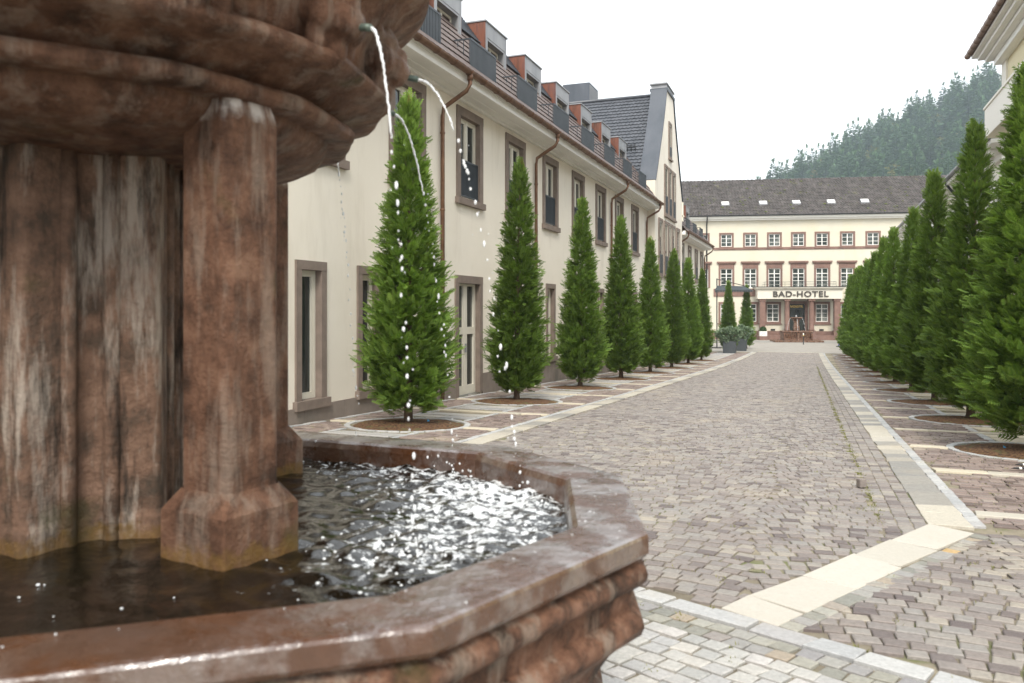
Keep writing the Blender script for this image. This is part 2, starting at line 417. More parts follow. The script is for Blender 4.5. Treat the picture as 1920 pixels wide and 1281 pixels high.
road_far = strip_sheet('cross_road', -60, 60, 80, 84.5, .002, 'gravel_flat')

# ------------------------------------------------------------------ setts and slabs
def sett_template(seed):
    r = np.random.default_rng(seed); j = lambda s: r.uniform(-s, s, 4)
    x = np.array([-.5, .5, .5, -.5]) + j(.05); y = np.array([-.5, -.5, .5, .5]) + j(.05)
    return x, y
TEMPL = [sett_template(50 + i) for i in range(8)]
def sett_geo(cx, cy, ang, lx, ly, dz, tmpl, inset, hmid, hbot):
    """arrays -> verts (N,12,3)"""
    N = len(cx)
    X = np.array([t_[0] for t_ in TEMPL])[tmpl] * lx[:, None]; Y = np.array([t_[1] for t_ in TEMPL])[tmpl] * ly[:, None]
    kx, ky = 1 - 2 * inset / lx[:, None], 1 - 2 * inset / ly[:, None]
    ca, sa = np.cos(ang)[:, None], np.sin(ang)[:, None]
    base = zg(cy) + dz; sl = (zg(cy + .05) - zg(cy - .05)) / .1
    out = np.zeros((N, 12, 3))
    for k, (fx, fy, h) in enumerate(((1, 1, hbot), (1, 1, hmid), (kx, ky, 0))):
        px, py = X * fx, Y * fy
        wx = px * ca - py * sa; wy = px * sa + py * ca
        out[:, 4 * k:4 * k + 4, 0] = cx[:, None] + wx; out[:, 4 * k:4 * k + 4, 1] = cy[:, None] + wy
        out[:, 4 * k:4 * k + 4, 2] = base[:, None] + h + wy * sl[:, None]
    return out
SF = []
for k in (0, 4):
    for i in range(4): SF.append((k + i, k + (i + 1) % 4, k + 4 + (i + 1) % 4, k + 4 + i))
SF.append((8, 9, 10, 11)); SF = np.array(SF)
UNIT = {}
def unit_sett(kind, tm, lx, ly, inset, hmid, hbot):
    key = (kind, tm, round(lx, 2), round(ly, 2))
    if key not in UNIT:
        z = np.zeros(1)
        g_ = sett_geo(z, z, z, np.array([lx]), np.array([ly]), z, np.array([tm]), inset, hmid, hbot)[0]
        g_[:, 2] -= float(zg(0))
        me = npmesh('sett', g_, SF); me.materials.append(SM[kind, 'o']); UNIT[key] = me
    return UNIT[key]
def lay(kind, parent, name, fields, nind=300, inset=.006, hmid=-.004, hbot=-.035, dzr=.0022, view=None, lift=0):
    """fields: arrays cx,cy,ang,lx,ly. The largest in view become objects, the rest one joined part."""
    cx, cy, ang, lx, ly = [np.asarray(a, float) for a in fields]; N = len(cx)
    if N == 0: return
    dz = rng.normal(0, dzr, N) + lift; tm = rng.integers(0, 8, N); rnd = rng.random(N)
    u, v = proj(cx, cy, zg(cy)); xc, yc = w2c(cx, cy)
    ok = (yc > .8) & (u > -10) & (u < 1930) & (v < 1290) & (v > 560)
    if view is not None: ok &= view(u, v)
    size = np.where(ok, lx * ly / np.maximum(yc, .5) ** 3, 0)
    order = np.argsort(-size); ind = [i for i in order[:nind] if size[i] > 0]
    mask = np.ones(N, bool); mask[ind] = False
    for i in ind:
        o = obj(name, unit_sett(kind, int(tm[i]), float(lx[i]), float(ly[i]), inset, hmid, hbot), parent)
        o.location = (cx[i], cy[i], float(zg(cy[i])) + dz[i])
        sl = float((zg(cy[i] + .05) - zg(cy[i] - .05)) / .1)
        o.rotation_euler = (Matrix.Rotation(math.atan(sl), 4, 'X') @ Matrix.Rotation(float(ang[i]), 4, 'Z')).to_euler()
    if mask.any():
        g_ = sett_geo(cx[mask], cy[mask], ang[mask], lx[mask], ly[mask], dz[mask], tm[mask], inset, hmid, hbot)
        n_ = len(g_); Fq = (SF[None] + (np.arange(n_) * 12)[:, None, None]).reshape(-1, 4)
        me = npmesh(name + '_field', g_.reshape(-1, 3), Fq, [('rnd', 'FACE', np.repeat(rnd[mask], 9))])
        o = obj(name + '_field', me, parent, SM[kind, 'a']); o['kind'] = 'stuff'

def line_s(t): return 3.916 - .44 * np.asarray(t)           # granite border between square setts and light setts
# white band on the right: knee at (.95, 6.75), then runs back to the granite border
P_in, P_out = np.array((.80, 6.73)), np.array((1.09, 6.77))
Q_in, Q_out = np.array((-.46, 4.21)), np.array((-.125, 4.05))
band_dir = (Q_in - P_in) / np.linalg.norm(Q_in - P_in); band_nrm = np.array((-band_dir[1], band_dir[0]))   # towards the right / near side
if band_nrm @ (P_out - P_in) < 0: band_nrm = -band_nrm
BW = .31
def in_band(t, s, pad=0.0):
    q = np.stack([t - P_in[0], s - P_in[1]], -1); a = q @ band_dir; b = q @ band_nrm
    return (a > -.2) & (a < np.linalg.norm(Q_in - P_in) + .1) & (b > -pad) & (b < BW + pad)

def arcs(t0, t1, s0, s1, W=1.5, A=.13, p=.104, L=.112):
    """segmental-arch sett pattern"""
    cx, cy, an, lx, ly = [], [], [], [], []
    ncol = int(math.ceil((t1 - t0) / W)); nrow = int((s1 - s0) / p) + 8
    for c in range(ncol):
        xc = t0 + (c + .5) * W; off = rng.uniform(0, p)
        for r in range(-2, nrow):
            Bk = lambda k: .06 * math.sin(r * .23 + k * 2.1) + .035 * math.sin(r * 2.9 + k * 5.3)
            b0, b1 = -W / 2 + Bk(c), W / 2 + Bk(c + 1)
            nx = int(round((b1 - b0) / L)); wds = np.maximum(.5, rng.normal(1, .14, nx)); wds = wds / wds.sum() * (b1 - b0)
            xe = np.concatenate([[0], np.cumsum(wds)]) + b0; xm = .5 * (xe[1:] + xe[:-1])
            y = s0 + off + r * p - A * (2 * xm / W) ** 2 + rng.normal(0, .004, nx)
            slope = -A * 8 * xm / W ** 2
            cx.append(xc + xm); cy.append(y); an.append(np.arctan(slope) * .8 + rng.normal(0, .035, nx))
            lx.append(np.maximum(.05, wds - .008)); ly.append(np.full(nx, p - .010) * rng.normal(1, .04, nx))
    return [np.concatenate(a) for a in (cx, cy, an, lx, ly)]
def sel(f, k): return [a[k] for a in f]

f = arcs(-4.9, 6.9, 1.5, S_END)
t_, s_ = f[0], f[1]
road_zone = (t_ > TL + .02) & (t_ < TR(s_) - .33) & (s_ > 6.6)
near_zone = (s_ <= 6.6) & (s_ > line_s(t_) + .17) & (t_ < 6.5) & ~in_band(t_, s_, .012) & (t_ > TL + .02)
near_zone &= ~((t_ > TR(s_) - .33) & (t_ < TR(s_) + .1) & (s_ > 6.3))
keep = (road_zone | near_zone) & (s_ < S_END - .1)
visible_road = lambda u, v: (u > 1215) | (v < 845)
lay('road', street, 'sett', sel(f, keep), 300, view=visible_road)
# three straight rows of setts beside the right-hand slab band
ss = np.arange(6.3, S_END, .112); a = [[], [], [], [], []]
for k in range(3):
    off = rng.uniform(0, .1)
    a[0].append(TR(ss) - .055 - .108 * k + 0 * ss); a[1].append(ss + off); a[2].append(np.full(len(ss), math.pi / 2) + rng.normal(0, .03, len(ss)))
    a[3].append(np.full(len(ss), .103)); a[4].append(np.full(len(ss), .10))
lay('road', street, 'edge_sett', [np.concatenate(q) for q in a], 120, view=visible_road)

# light setts round the fountain, aligned with the granite border
bd = np.array((1, -.44)); bd /= np.linalg.norm(bd); bn = np.array((bd[1], -bd[0]))
if bn[1] > 0: bn = -bn
O0 = np.array((0, 3.916))
def border_grid(kind, name, r0, r1, pitch, a0, a1, nind, gap=.011, ln=None, lift=0):
    ln = ln or pitch; q = [[], [], [], [], []]
    for r in range(r0, r1):
        n_ = int((a1 - a0) / ln); a_ = a0 + (np.arange(n_) + rng.uniform(0, 1)) * ln + rng.normal(0, .004, n_)
        d_ = .085 + (r + .5) * pitch
        q[0].append(O0[0] + bd[0] * a_ + bn[0] * d_); q[1].append(O0[1] + bd[1] * a_ + bn[1] * d_)
        q[2].append(np.full(n_, math.atan2(bd[1], bd[0])) + rng.normal(0, .05, n_))
        q[3].append(np.full(n_, ln - gap) * rng.normal(1, .03, n_)); q[4].append(np.full(n_, pitch - gap) * rng.normal(1, .03, n_))
    lay(kind, square, name, [np.concatenate(x) for x in q], nind, view=lambda u, v: (u > 1100), lift=lift)
border_grid('mixed', 'dark_sett', 0, 2, .108, -5, 6, 60)
border_grid('light', 'light_sett', 2, 40, .108, -5, 6, 300)
# granite border blocks
n_ = 46; a_ = np.cumsum(rng.uniform(.19, .30, n_)) - 5.2; ln = np.diff(np.concatenate([[-5.2], a_])); am = a_ - ln / 2
lay('granite', square, 'granite_block', [O0[0] + bd[0] * am, O0[1] + bd[1] * am, np.full(n_, math.atan2(bd[1], bd[0])), ln - .012, np.full(n_, .15)], 100, lift=.008)

# slab bands: individual slabs
def slab_row(kind, parent, name, start, direction, length, width, lo, hi, lift=.010, nind=200, gap=.006):
    d = np.array(direction, float); d /= np.linalg.norm(d); nn = np.array((-d[1], d[0]))
    e = [0.0]
    while e[-1] < length: e.append(min(length, e[-1] + rng.uniform(lo, hi)))
    if len(e) > 2 and e[-1] - e[-2] < lo * .5: e.pop(-2)
    e = np.array(e); L_ = np.diff(e); mid = .5 * (e[1:] + e[:-1])
    st = np.array(start) + nn * width / 2
    lay(kind, parent, name, [st[0] + d[0] * mid, st[1] + d[1] * mid, np.full(len(mid), math.atan2(d[1], d[0])), L_ - gap, np.full(len(mid), width - gap)], nind,
        inset=.004, hmid=-.004, hbot=-.04, dzr=.0012, lift=lift)
bl = np.linalg.norm(Q_in - P_in)
SM['white', 'o'] = sett_mat('slab_white', [(0, (.46, .43, .375)), (.5, (.495, .465, .41)), (1, (.42, .395, .34))], 'object', bmp=.15, grain=.35); SM['white', 'a'] = SM['white', 'o']
SM['cream', 'o'] = sett_mat('slab_cream', [(0, (.50, .45, .35)), (.5, (.58, .52, .41)), (1, (.46, .43, .37))], 'object', bmp=.2, grain=.5)
SM['cream', 'a'] = sett_mat('slab_cream_field', [(0, (.50, .45, .35)), (.5, (.58, .52, .41)), (1, (.46, .43, .37))], 'attr', bmp=.2, grain=.5)
# diagonal white slabs from the knee back to the granite border
slab_row('white', square, 'white_slab', P_in, band_dir, bl, BW, .5, .75)
# grey-brown sett row along the near side of that band
q_ = np.arange(.12, bl, .11); c_ = P_in + band_dir * q_[:, None] + band_nrm * (BW + .058)
lay('mixed', square, 'band_edge_sett', [c_[:, 0], c_[:, 1], np.full(len(q_), math.atan2(band_dir[1], band_dir[0])), np.full(len(q_), .10), np.full(len(q_), .095)], 60, lift=.004)
# right-hand slab band along the street, with its granite line
sdir = np.array((-.0126, 1.0))
slab_row('slab', pav_r, 'band_slab', (TR(6.75) + .295, 6.75), sdir, S_END - 7, .29, .28, .62)
gs = np.arange(6.9, S_END, .17)
lay('granite', pav_r, 'kerb_stone', [TR(gs) + .35, gs, np.full(len(gs), math.pi / 2 + .0126), np.full(len(gs), .16), np.full(len(gs), .095)], 200, lift=.006)
# left-hand band
slab_row('slab', pav_l, 'band_slab', (TL, 4.2), (0, 1), S_END - 4, .30, .28, .62)
lay('granite', pav_l, 'kerb_stone', [np.full(len(gs), TL - .355), gs, np.full(len(gs), math.pi / 2), np.full(len(gs), .16), np.full(len(gs), .095)], 120, lift=.006)

# tree positions
RT = [(2.52 - .0126 * (s - 12), s) for s in 11.65 + 4.05 * np.arange(12)]
LT = [(-5.83, s) for s in 10.85 + 4.75 * np.arange(8)]
RPIT = .86
def panel_rows(t0, t1, s0, s1, p=.115, l0=.12, l1=.20):
    """rows of longer setts laid across the panel"""
    q = [[], [], [], [], []]
    for y in np.arange(s0 + p / 2, s1, p):
        e = [t0 - rng.uniform(0, .1)]
        while e[-1] < t1: e.append(e[-1] + rng.uniform(l0, l1))
        e = np.array(e); m_ = .5 * (e[1:] + e[:-1]); L_ = np.diff(e)
        k = (m_ > t0) & (m_ < t1)
        q[0].append(m_[k]); q[1].append(np.full(k.sum(), y) + rng.normal(0, .006, k.sum())); q[2].append(rng.normal(0, .05, k.sum())); q[3].append(L_[k] - .012); q[4].append(np.full(k.sum(), p - .014) * rng.normal(1, .06, k.sum()))
    return [np.concatenate(a) for a in q]
def not_pits(t, s, pits, r):
    ok = np.ones(len(t), bool)
    for a, b in pits: ok &= (t - a) ** 2 + (s - b) ** 2 > r * r
    return ok
# right pavement
f = panel_rows(1.0, 6.2, 6.9, 58)
t_, s_ = f[0], f[1]
off = t_ - TR(s_)
cross_r = sorted([7.35, 9.62] + [b for a, b in RT] + [b + 2.02 for a, b in RT])
ok = (off > .42) & not_pits(t_, s_, RT, RPIT + .1)
for c in cross_r: ok &= np.abs(s_ - c) > .14
walk = (off > 1.48) & (off < 2.55)
lay('red', pav_r, 'panel_sett', sel(f, ok & ~walk), 300, dzr=.003, view=lambda u, v: (u > 1500))
for c in cross_r:
    e0, e1 = float(TR(c)) + .42, 6.2
    segs = [(e0, e1)]
    for a, b in RT:
        if abs(b - c) < .3: segs = [(e0, a - RPIT - .1), (a + RPIT + .1, e1)]
    for x0, x1 in segs: slab_row('cream', pav_r, 'cross_slab', (x0, c - .12), (1, 0), x1 - x0, .22, .4, .8, nind=8)
# cream walkway slabs in the tree row
wy = np.arange(7.6, 58, .52); wx = TR(wy) + 2.05
okp = not_pits(wx, wy, RT, RPIT + .28)
for c in cross_r: okp &= np.abs(wy - c) > .30
lay('cream', pav_r, 'walk_slab', [wx[okp], wy[okp], np.zeros(okp.sum()), np.full(okp.sum(), .86), np.full(okp.sum(), .50)], 60, inset=.004, dzr=.001, lift=.004)
gy = np.arange(7.5, 58, .17); gx = TR(gy) + 1.55; okg = not_pits(gx, gy, RT, RPIT + .12)
lay('granite', pav_r, 'line_stone', [gx[okg], gy[okg], np.full(okg.sum(), math.pi / 2), np.full(okg.sum(), .16), np.full(okg.sum(), .09)], 60, lift=.005)
# left pavement
f = panel_rows(-7.3, TL - .42, 4.5, 58)
t_, s_ = f[0], f[1]
cross_l = sorted([b for a, b in LT] + [b + 2.37 for a, b in LT] + [8.5, 6.1])
ok = not_pits(t_, s_, LT, RPIT + .1)
for c in cross_l: ok &= np.abs(s_ - c) > .14
for c in (-5.25, -6.42, -7.2): ok &= np.abs(t_ - c) > .06
greyz = (t_ < -5.3) & (t_ > -6.37)
lay('red', pav_l, 'panel_sett', sel(f, ok & ~greyz), 300, dzr=.003, view=lambda u, v: (u > 505) & (v < 845))
for c in cross_l:
    segs = [(-7.15, TL - .42)]
    for a, b in LT:
        if abs(b - c) < .3: segs = [(-7.15, a - RPIT - .1), (a + RPIT + .1, TL - .42)]
    for x0, x1 in segs: slab_row('cream', pav_l, 'cross_slab', (x0, c - .12), (1, 0), x1 - x0, .22, .4, .8, nind=8)
for gxx in (-5.25, -6.42, -7.22):
    gy = np.arange(5, 58, .17); gx = np.full(len(gy), gxx); okg = not_pits(gx, gy, LT, RPIT + .12)
    for c in cross_l: okg &= np.abs(gy - c) > .12
    lay('granite', pav_l, 'line_stone', [gx[okg], gy[okg], np.full(okg.sum(), math.pi / 2), np.full(okg.sum(), .16), np.full(okg.sum(), .09)], 60, lift=.006)
wy = np.arange(5, 58, .42)
for wxv in (-5.58, -6.08):
    wx = np.full(len(wy), wxv); okp = not_pits(wx, wy, LT, RPIT + .32)
    for c in cross_l: okp &= np.abs(wy - c) > .30
    lay('grey', pav_l, 'walk_slab', [wx[okp], wy[okp], np.zeros(okp.sum()), np.full(okp.sum(), .50), np.full(okp.sum(), .41)], 60, inset=.004, dzr=.001, lift=.003)
# plaza slabs at the far end of the street
slab_row('cream', plaza, 'threshold_slab', (TL, S_END - .2), (1, 0), 4.1, .35, .5, .9, nind=10)

# ------------------------------------------------------------------ tree pits
def pit(parent, t, s):
    mb = MB(); rings = []
    for r, h in ((.86, -.012), (.7, .012), (.4, .03), (.12, .05)):
        rings.append([(t + r * math.cos(a), s + r * math.sin(a), float(zg(s + r * math.sin(a))) + h + random.uniform(-.008, .012)) for a in np.linspace(0, 2 * math.pi, 36, endpoint=False)])
    mb.loft(rings, True, False, True, True)
    mb.build('soil_bed', 'soil', parent)
    n_ = 34; an = np.arange(n_) * 2 * math.pi / n_
    lay('granite', parent, 'ring_stone', [t + .91 * np.cos(an), s + .91 * np.sin(an), an + math.pi / 2, np.full(n_, .155), np.full(n_, .085)], 34 if s < 22 else 0, lift=.008)
for a, b in RT: pit(pav_r, a, b)
for a, b in LT: pit(pav_l, a, b)

# ------------------------------------------------------------------ vegetation
def frond(nl=5, L=1.0, wd=.40, lw=.135):
    """flat feathery spray along +x: (verts, tris, tip)"""
    v, t, tp = [], [], []
    def tri(a, b, c, ta, tb, tc):
        i = len(v); v.extend([a, b, c]); t.append((i, i + 1, i + 2)); tp.extend([ta, tb, tc])
    tri((0, -.02, 0), (0, .02, 0), (L, 0, -.05), 0, 0, 1)
    for k in range(nl):
        x = L * (.12 + .74 * k / (nl - 1)); ll = wd * (1 - .75 * (k / nl)) * (1 if k else .8)
        for sgn in (-1, 1):
            tipx = x + ll * .85
            tri((x - lw * .5, 0, 0), (x + lw * .7, 0, 0.0), (tipx, sgn * ll, -.06 - .05 * k / nl), .0, .15, .9)
            tri((x + ll * .35, sgn * ll * .42, -.02), (x + ll * .35 + lw * .8, sgn * ll * .36, -.02), (x + ll * 1.05, sgn * ll * .62, -.03), .1, .2, 1.0)
    return np.array(v), np.array(t), np.array(tp)
FV, FT, FTIP = frond()
def scatter(P, D, R, S, rnd, tv=FV, tt=FT, tip=FTIP):
    """place the frond template: P pos, D direction, R roll, S size"""
    D = D / np.linalg.norm(D, axis=1, keepdims=True)
    up = np.array((0, 0, 1.0)); A = np.cross(up, D); A /= np.maximum(1e-6, np.linalg.norm(A, axis=1, keepdims=True)); B = np.cross(D, A)
    a2 = A * np.cos(R)[:, None] + B * np.sin(R)[:, None]; b2 = -A * np.sin(R)[:, None] + B * np.cos(R)[:, None]
    V = P[:, None] + S[:, None, None] * (tv[None, :, 0:1] * D[:, None] + tv[None, :, 1:2] * a2[:, None] + tv[None, :, 2:3] * b2[:, None])
    n_ = len(P); k = len(tv)
    return V.reshape(-1, 3), (tt[None] + (np.arange(n_) * k)[:, None, None]).reshape(-1, 3), np.repeat(rnd, k), np.tile(tip, n_)
def cyp_r(h):
    return np.interp(h, [.22, .42, .75, 1.05, 2.0, 3.2, 4.3, 4.75, 5.1], [.20, .47, .63, .64, .485, .305, .165, .11, .02])
def cypress(seed, NB, per=15):
    r = np.random.default_rng(seed)
    hs = np.linspace(.30, 4.95, 400); pr = cyp_r(hs) + .10; cdf = np.cumsum(pr) / pr.sum()
    h = np.interp((np.arange(NB) + r.random(NB)) / NB, cdf, hs); th = np.arange(NB) * 2.39996 + r.normal(0, .35, NB)
    R = (cyp_r(h) + .02) * np.clip(r.normal(1.0, .13, NB), .72, 1.34)
    el = r.normal(.50, .16, NB) + np.clip((h - 3.6) * .45, 0, .65)
    ax = np.stack([np.cos(th) * np.cos(el), np.sin(th) * np.cos(el), np.sin(el)], 1)
    L = R * .62 + .10
    base = np.stack([R * .42 * np.cos(th), R * .42 * np.sin(th), h - .10], 1)
    up = np.array((0, 0, 1.0)); side = np.cross(up, ax); side /= np.linalg.norm(side, axis=1, keepdims=True); nor = np.cross(ax, side)
    P, D, S, RN, RO = [], [], [], [], []
    brn = r.random(NB)
    for k in range(per):
        f_ = (k + r.random(NB)) / per; sg = np.where(r.random(NB) < .5, -1, 1); spread = r.uniform(.1, .95, NB) * (1.15 - f_)
        P.append(base + ax * (L * f_)[:, None] + side * (sg * .05 * (1 - f_) + r.normal(0, .03, NB))[:, None] + nor * r.normal(0, .03, NB)[:, None])
        D.append(ax + side * (sg * spread)[:, None] + nor * r.normal(.05, .3, NB)[:, None]); S.append(r.uniform(.13, .22, NB) * (.75 + .45 * (1 - f_)) * np.interp(h, [0, 3, 5], [1.1, .92, .62]))
        RN.append(np.clip(brn * .55 + r.random(NB) * .40, 0, 1)); RO.append(r.normal(0, .45, NB))
    k = 70; P.append(np.stack([r.normal(0, .045, k), r.normal(0, .045, k), r.uniform(4.6, 4.95, k)], 1)); D.append(np.stack([r.normal(0, .35, k), r.normal(0, .35, k), np.ones(k)], 1)); S.append(r.uniform(.12, .26, k)); RN.append(r.random(k)); RO.append(r.normal(0, 1, k))
    V, T, rn, tp = scatter(np.concatenate(P), np.concatenate(D), np.concatenate(RO), np.concatenate(S), np.concatenate(RN))
    me = npmesh('crown', V, T, [('rnd', 'POINT', rn), ('tip', 'POINT', tp)]); me.materials.append(MATS['cypress'])
    # trunk with limbs
    mb = MB()
    mb.tube([(0, 0, -.05), (.01, 0, .12), (0, .01, .5), (.02, 0, 1.6), (0, .01, 3.2), (0, 0, 4.8)], [.105, .075, .07, .055, .03, .006], 10)
    for i in range(46):
        a, z = r.uniform(0, 6.28), r.uniform(.3, 4.2); L_ = float(cyp_r(z)) * .85
        mb.tube([(0, 0, z - .05), (L_ * .5 * math.cos(a), L_ * .5 * math.sin(a), z + .1), (L_ * math.cos(a), L_ * math.sin(a), z + .35 * L_ + .1)], [.018, .012, .004], 5, False)
    tm = mb.mesh('trunk'); tm.materials.append(MATS['bark'])
    return me, tm
CYP = [cypress(101, 620), cypress(202, 620), cypress(303, 600), cypress(404, 600)]
ORD = ['first', 'second', 'third', 'fourth', 'fifth', 'sixth', 'seventh', 'eighth', 'ninth', 'tenth', 'eleventh', 'twelfth']
def plant_cypress(t, s, i, label, group, sc_=1.0, wx=1.0):
    e = empty('cypress_tree', (t, s, float(zg(s))), random.uniform(0, 6.28), label, 'tree', group)
    cr, tr = CYP[i % 4]
    obj('trunk', tr, e); obj('crown', cr, e)
    e.scale = (wx * random.uniform(.93, 1.07), wx * random.uniform(.93, 1.07), sc_); e.rotation_euler[0] = random.gauss(0, .012); e.rotation_euler[1] = random.gauss(0, .012)
    return e
for i, (t, s) in enumerate(LT):
    plant_cypress(t, s, i, 'tall clipped conifer, %s from the sandstone fountain in the row along the dormered building' % ORD[i], 'conifers along the dormered building', 1.0 + random.uniform(-.03, .03), .88)
for i, (t, s) in enumerate(RT):
    plant_cypress(t, s, i + 2, 'tall clipped conifer, %s from the white slab corner, row opposite the dormered building' % ORD[i], 'conifers opposite the dormered building', 1.0 + random.uniform(-.04, .03), .93 if i else 1.06)

# grass and weeds in joints
def tufts(name, T, S, hgt, per, parent):
    n_ = len(T); r = np.random.default_rng(5)
    T = np.repeat(T, per) + r.normal(0, .02, n_ * per); S = np.repeat(S, per) + r.normal(0, .02, n_ * per); h = hgt * r.uniform(.4, 1.2, n_ * per)
    z = zg(S) - .008; a = r.uniform(0, 6.28, n_ * per); lx_, ly_ = r.normal(0, .5, n_ * per) * h, r.normal(0, .5, n_ * per) * h
    wd = .003 + .002 * r.random(n_ * per)
    V = np.stack([np.stack([T - wd * np.cos(a), S - wd * np.sin(a), z], 1), np.stack([T + wd * np.cos(a), S + wd * np.sin(a), z], 1), np.stack([T + lx_, S + ly_, z + h], 1)], 1)
    me = npmesh(name, V.reshape(-1, 3), np.arange(n_ * per * 3).reshape(-1, 3), [('rnd', 'POINT', np.repeat(r.random(n_ * per), 3)), ('tip', 'POINT', np.tile([0, 0, 1], n_ * per))])
    o = obj(name, me, parent, 'grass'); struct(o, 'stuff'); tag(o, 'low weeds and moss sprouting from the paving joints', 'weeds'); return o
rr = np.random.default_rng(9)
gs_ = rr.uniform(6.5, 40, 900); T1 = TR(gs_) - .335 + rr.normal(0, .012, 900)
n2 = 2200; s2 = rr.uniform(7, 45, n2); t2 = np.where(rr.random(n2) < .5, rr.uniform(TR(s2) + .45, 5.5, n2), rr.uniform(-7.1, -4.4, n2))
n3 = 500; s3 = rr.uniform(3, 12, n3); t3 = rr.uniform(-3.5, 3.5, n3)
s4, t4 = [], []
for a_, b_ in list(RT[:5]) + list(LT[:4]):
    an = rr.uniform(0, 6.28, 70); ra = .86 * np.sqrt(rr.uniform(.3, 1, 70)); t4.append(a_ + ra * np.cos(an)); s4.append(b_ + ra * np.sin(an))
tufts('joint_weeds', np.concatenate([T1, t2, t3] + t4), np.concatenate([gs_, s2, s3] + s4), .022, 7, None)
# ------------------------------------------------------------------ sandstone fountain in the foreground
U = .58                                   # model unit: drop from the lens to the basin rim, metres
FC = np.array((-2.46, 4.46))              # fountain axis in camera-aligned ground units
ft, fs = c2w(*(FC * U))
FZ = float(zg(fs))
fountain = empty('stone_fountain', (ft, fs, 0), YAW, 'large wet red sandstone fountain with columns and a spouting upper bowl', 'fountain')
RIMZ, WATZ = CAMZ - U, CAMZ - 1.15 * U
half = [(-.03, 5.86), (.66, 4.84), (.61, 3.57), (-.25, 2.53), (-2.5, 1.80)]
CEN = np.array((-2.46, 4.34))
poly = [np.array(q) - FC for q in half] + [2 * CEN - np.array(q) - FC for q in half]
poly = [q * U for q in poly][::-1]        # counter-clockwise
def area2(P): return sum(P[i][0] * P[(i + 1) % len(P)][1] - P[(i + 1) % len(P)][0] * P[i][1] for i in range(len(P)))
if area2(poly) < 0: poly = poly[::-1]
def inset(P, d):
    out = []; n_ = len(P)
    for i in range(n_):
        a, b, c = P[i - 1], P[i], P[(i + 1) % n_]
        e1 = (b - a) / np.linalg.norm(b - a); e2 = (c - b) / np.linalg.norm(c - b)
        n1, n2_ = np.array((-e1[1], e1[0])), np.array((-e2[1], e2[0])); m_ = n1 + n2_; m_ /= np.linalg.norm(m_)
        out.append(b + m_ * d / max(.3, m_ @ n1))
    return out
def ring(d, z, sub=10, wob=0):
    P = inset(poly, d); out = []
    for i in range(len(P)):
        for k in range(sub):
            q = P[i] + (P[(i + 1) % len(P)] - P[i]) * k / sub
            out.append((q[0], q[1], z + (random.uniform(-wob, wob) if wob else 0)))
    return out
z0 = RIMZ
def rd(d, z): return ring(d, z0 + z)
mb = MB()
mb.loft([rd(.205, -.30), rd(.20, -.03), rd(.193, -.008), rd(.18, 0), rd(.10, .002), rd(.012, 0), rd(.003, -.003), rd(0, -.010), rd(0, -.050), rd(.008, -.062), rd(.026, -.068)], smooth=False)
rim = mb.build('rim', 'sandstone_wet', fountain)
mb = MB()
mb.loft([rd(.026, -.066), rd(.034, -.074), rd(.022, -.080), rd(.006, -.092), rd(.001, -.108), rd(.005, -.124), rd(.018, -.138), rd(.036, -.146), rd(.040, -.150)], smooth=True)
mb.loft([rd(.040, -.150), rd(.044, -.205)])
mb.loft([rd(.044, -.205), rd(.030, -.212), rd(.014, -.226), rd(.010, -.246), rd(.018, -.266), rd(.04, -.282)], smooth=True)
mb.loft([rd(.04, -.282), rd(.065, -.30), rd(.10, -.335), rd(.135, -.39), rd(.155, -.45), rd(.16, -.52), rd(.16, -.60)], smooth=True)
mb.loft([rd(.16, -.60), rd(.11, -.605), rd(.08, -.63), rd(.08, FZ - z0 - .1)])
mb.build('basin', 'sandstone_outer', fountain)
# basin water with ripples
SPOUT = [(math.radians(a), r * U, 1.34 * U + CAMZ) for a, r in ((-20, 1.81), (4.6, 2.0), (25, 1.93), (55, 1.93))]
VH0 = [.38, .57, .49, .32]
LAND = []
tf = math.sqrt(2 * (SPOUT[0][2] - WATZ) / 9.81)
for (a, r, z), v in zip(SPOUT, VH0): LAND.append(((r + v * tf) * math.cos(a), (r + v * tf) * math.sin(a)))
inn = inset(poly, .203)
xs_ = np.arange(-2.2, 2.2, .0125); X, Y = np.meshgrid(xs_, xs_)
insd = np.ones_like(X, bool)
for i in range(len(inn)):
    a, b = inn[i], inn[(i + 1) % len(inn)]
    insd &= ((b[0] - a[0]) * (Y - a[1]) - (b[1] - a[1]) * (X - a[0])) > -.02
Z = np.zeros_like(X); rw = np.random.default_rng(3)
rough = np.zeros_like(X)
for lx_, ly_ in LAND:
    d = np.hypot(X - lx_, Y - ly_); e = np.exp(-(d / .48) ** 2); rough += e
    Z += .006 * np.cos(d * 62 + rw.uniform(0, 6)) * np.exp(-d / .45)
rough = np.clip(rough, 0, 1.6)
for k in range(46):
    kk = rw.uniform(16, 95); an = rw.uniform(0, 6.28)
    Z += (.035 / kk) * np.sin(kk * (X * math.cos(an) + Y * math.sin(an)) + rw.uniform(0, 6.28)) * (.18 + rough * 1.1)
Z += WATZ
idx = -np.ones(X.shape, int); idx[insd] = np.arange(insd.sum())
q = insd[:-1, :-1] & insd[1:, :-1] & insd[:-1, 1:] & insd[1:, 1:]
jj, ii = np.nonzero(q)
Fq = np.stack([idx[jj, ii], idx[jj, ii + 1], idx[jj + 1, ii + 1], idx[jj + 1, ii]], 1)
water = obj('fountain_water', npmesh('fountain_water', np.stack([X[insd], Y[insd], Z[insd]], 1), Fq, [('foam', 'POINT', rough[insd])], smooth=True), None, 'basin_water', (ft, fs, 0), YAW)
struct(water)
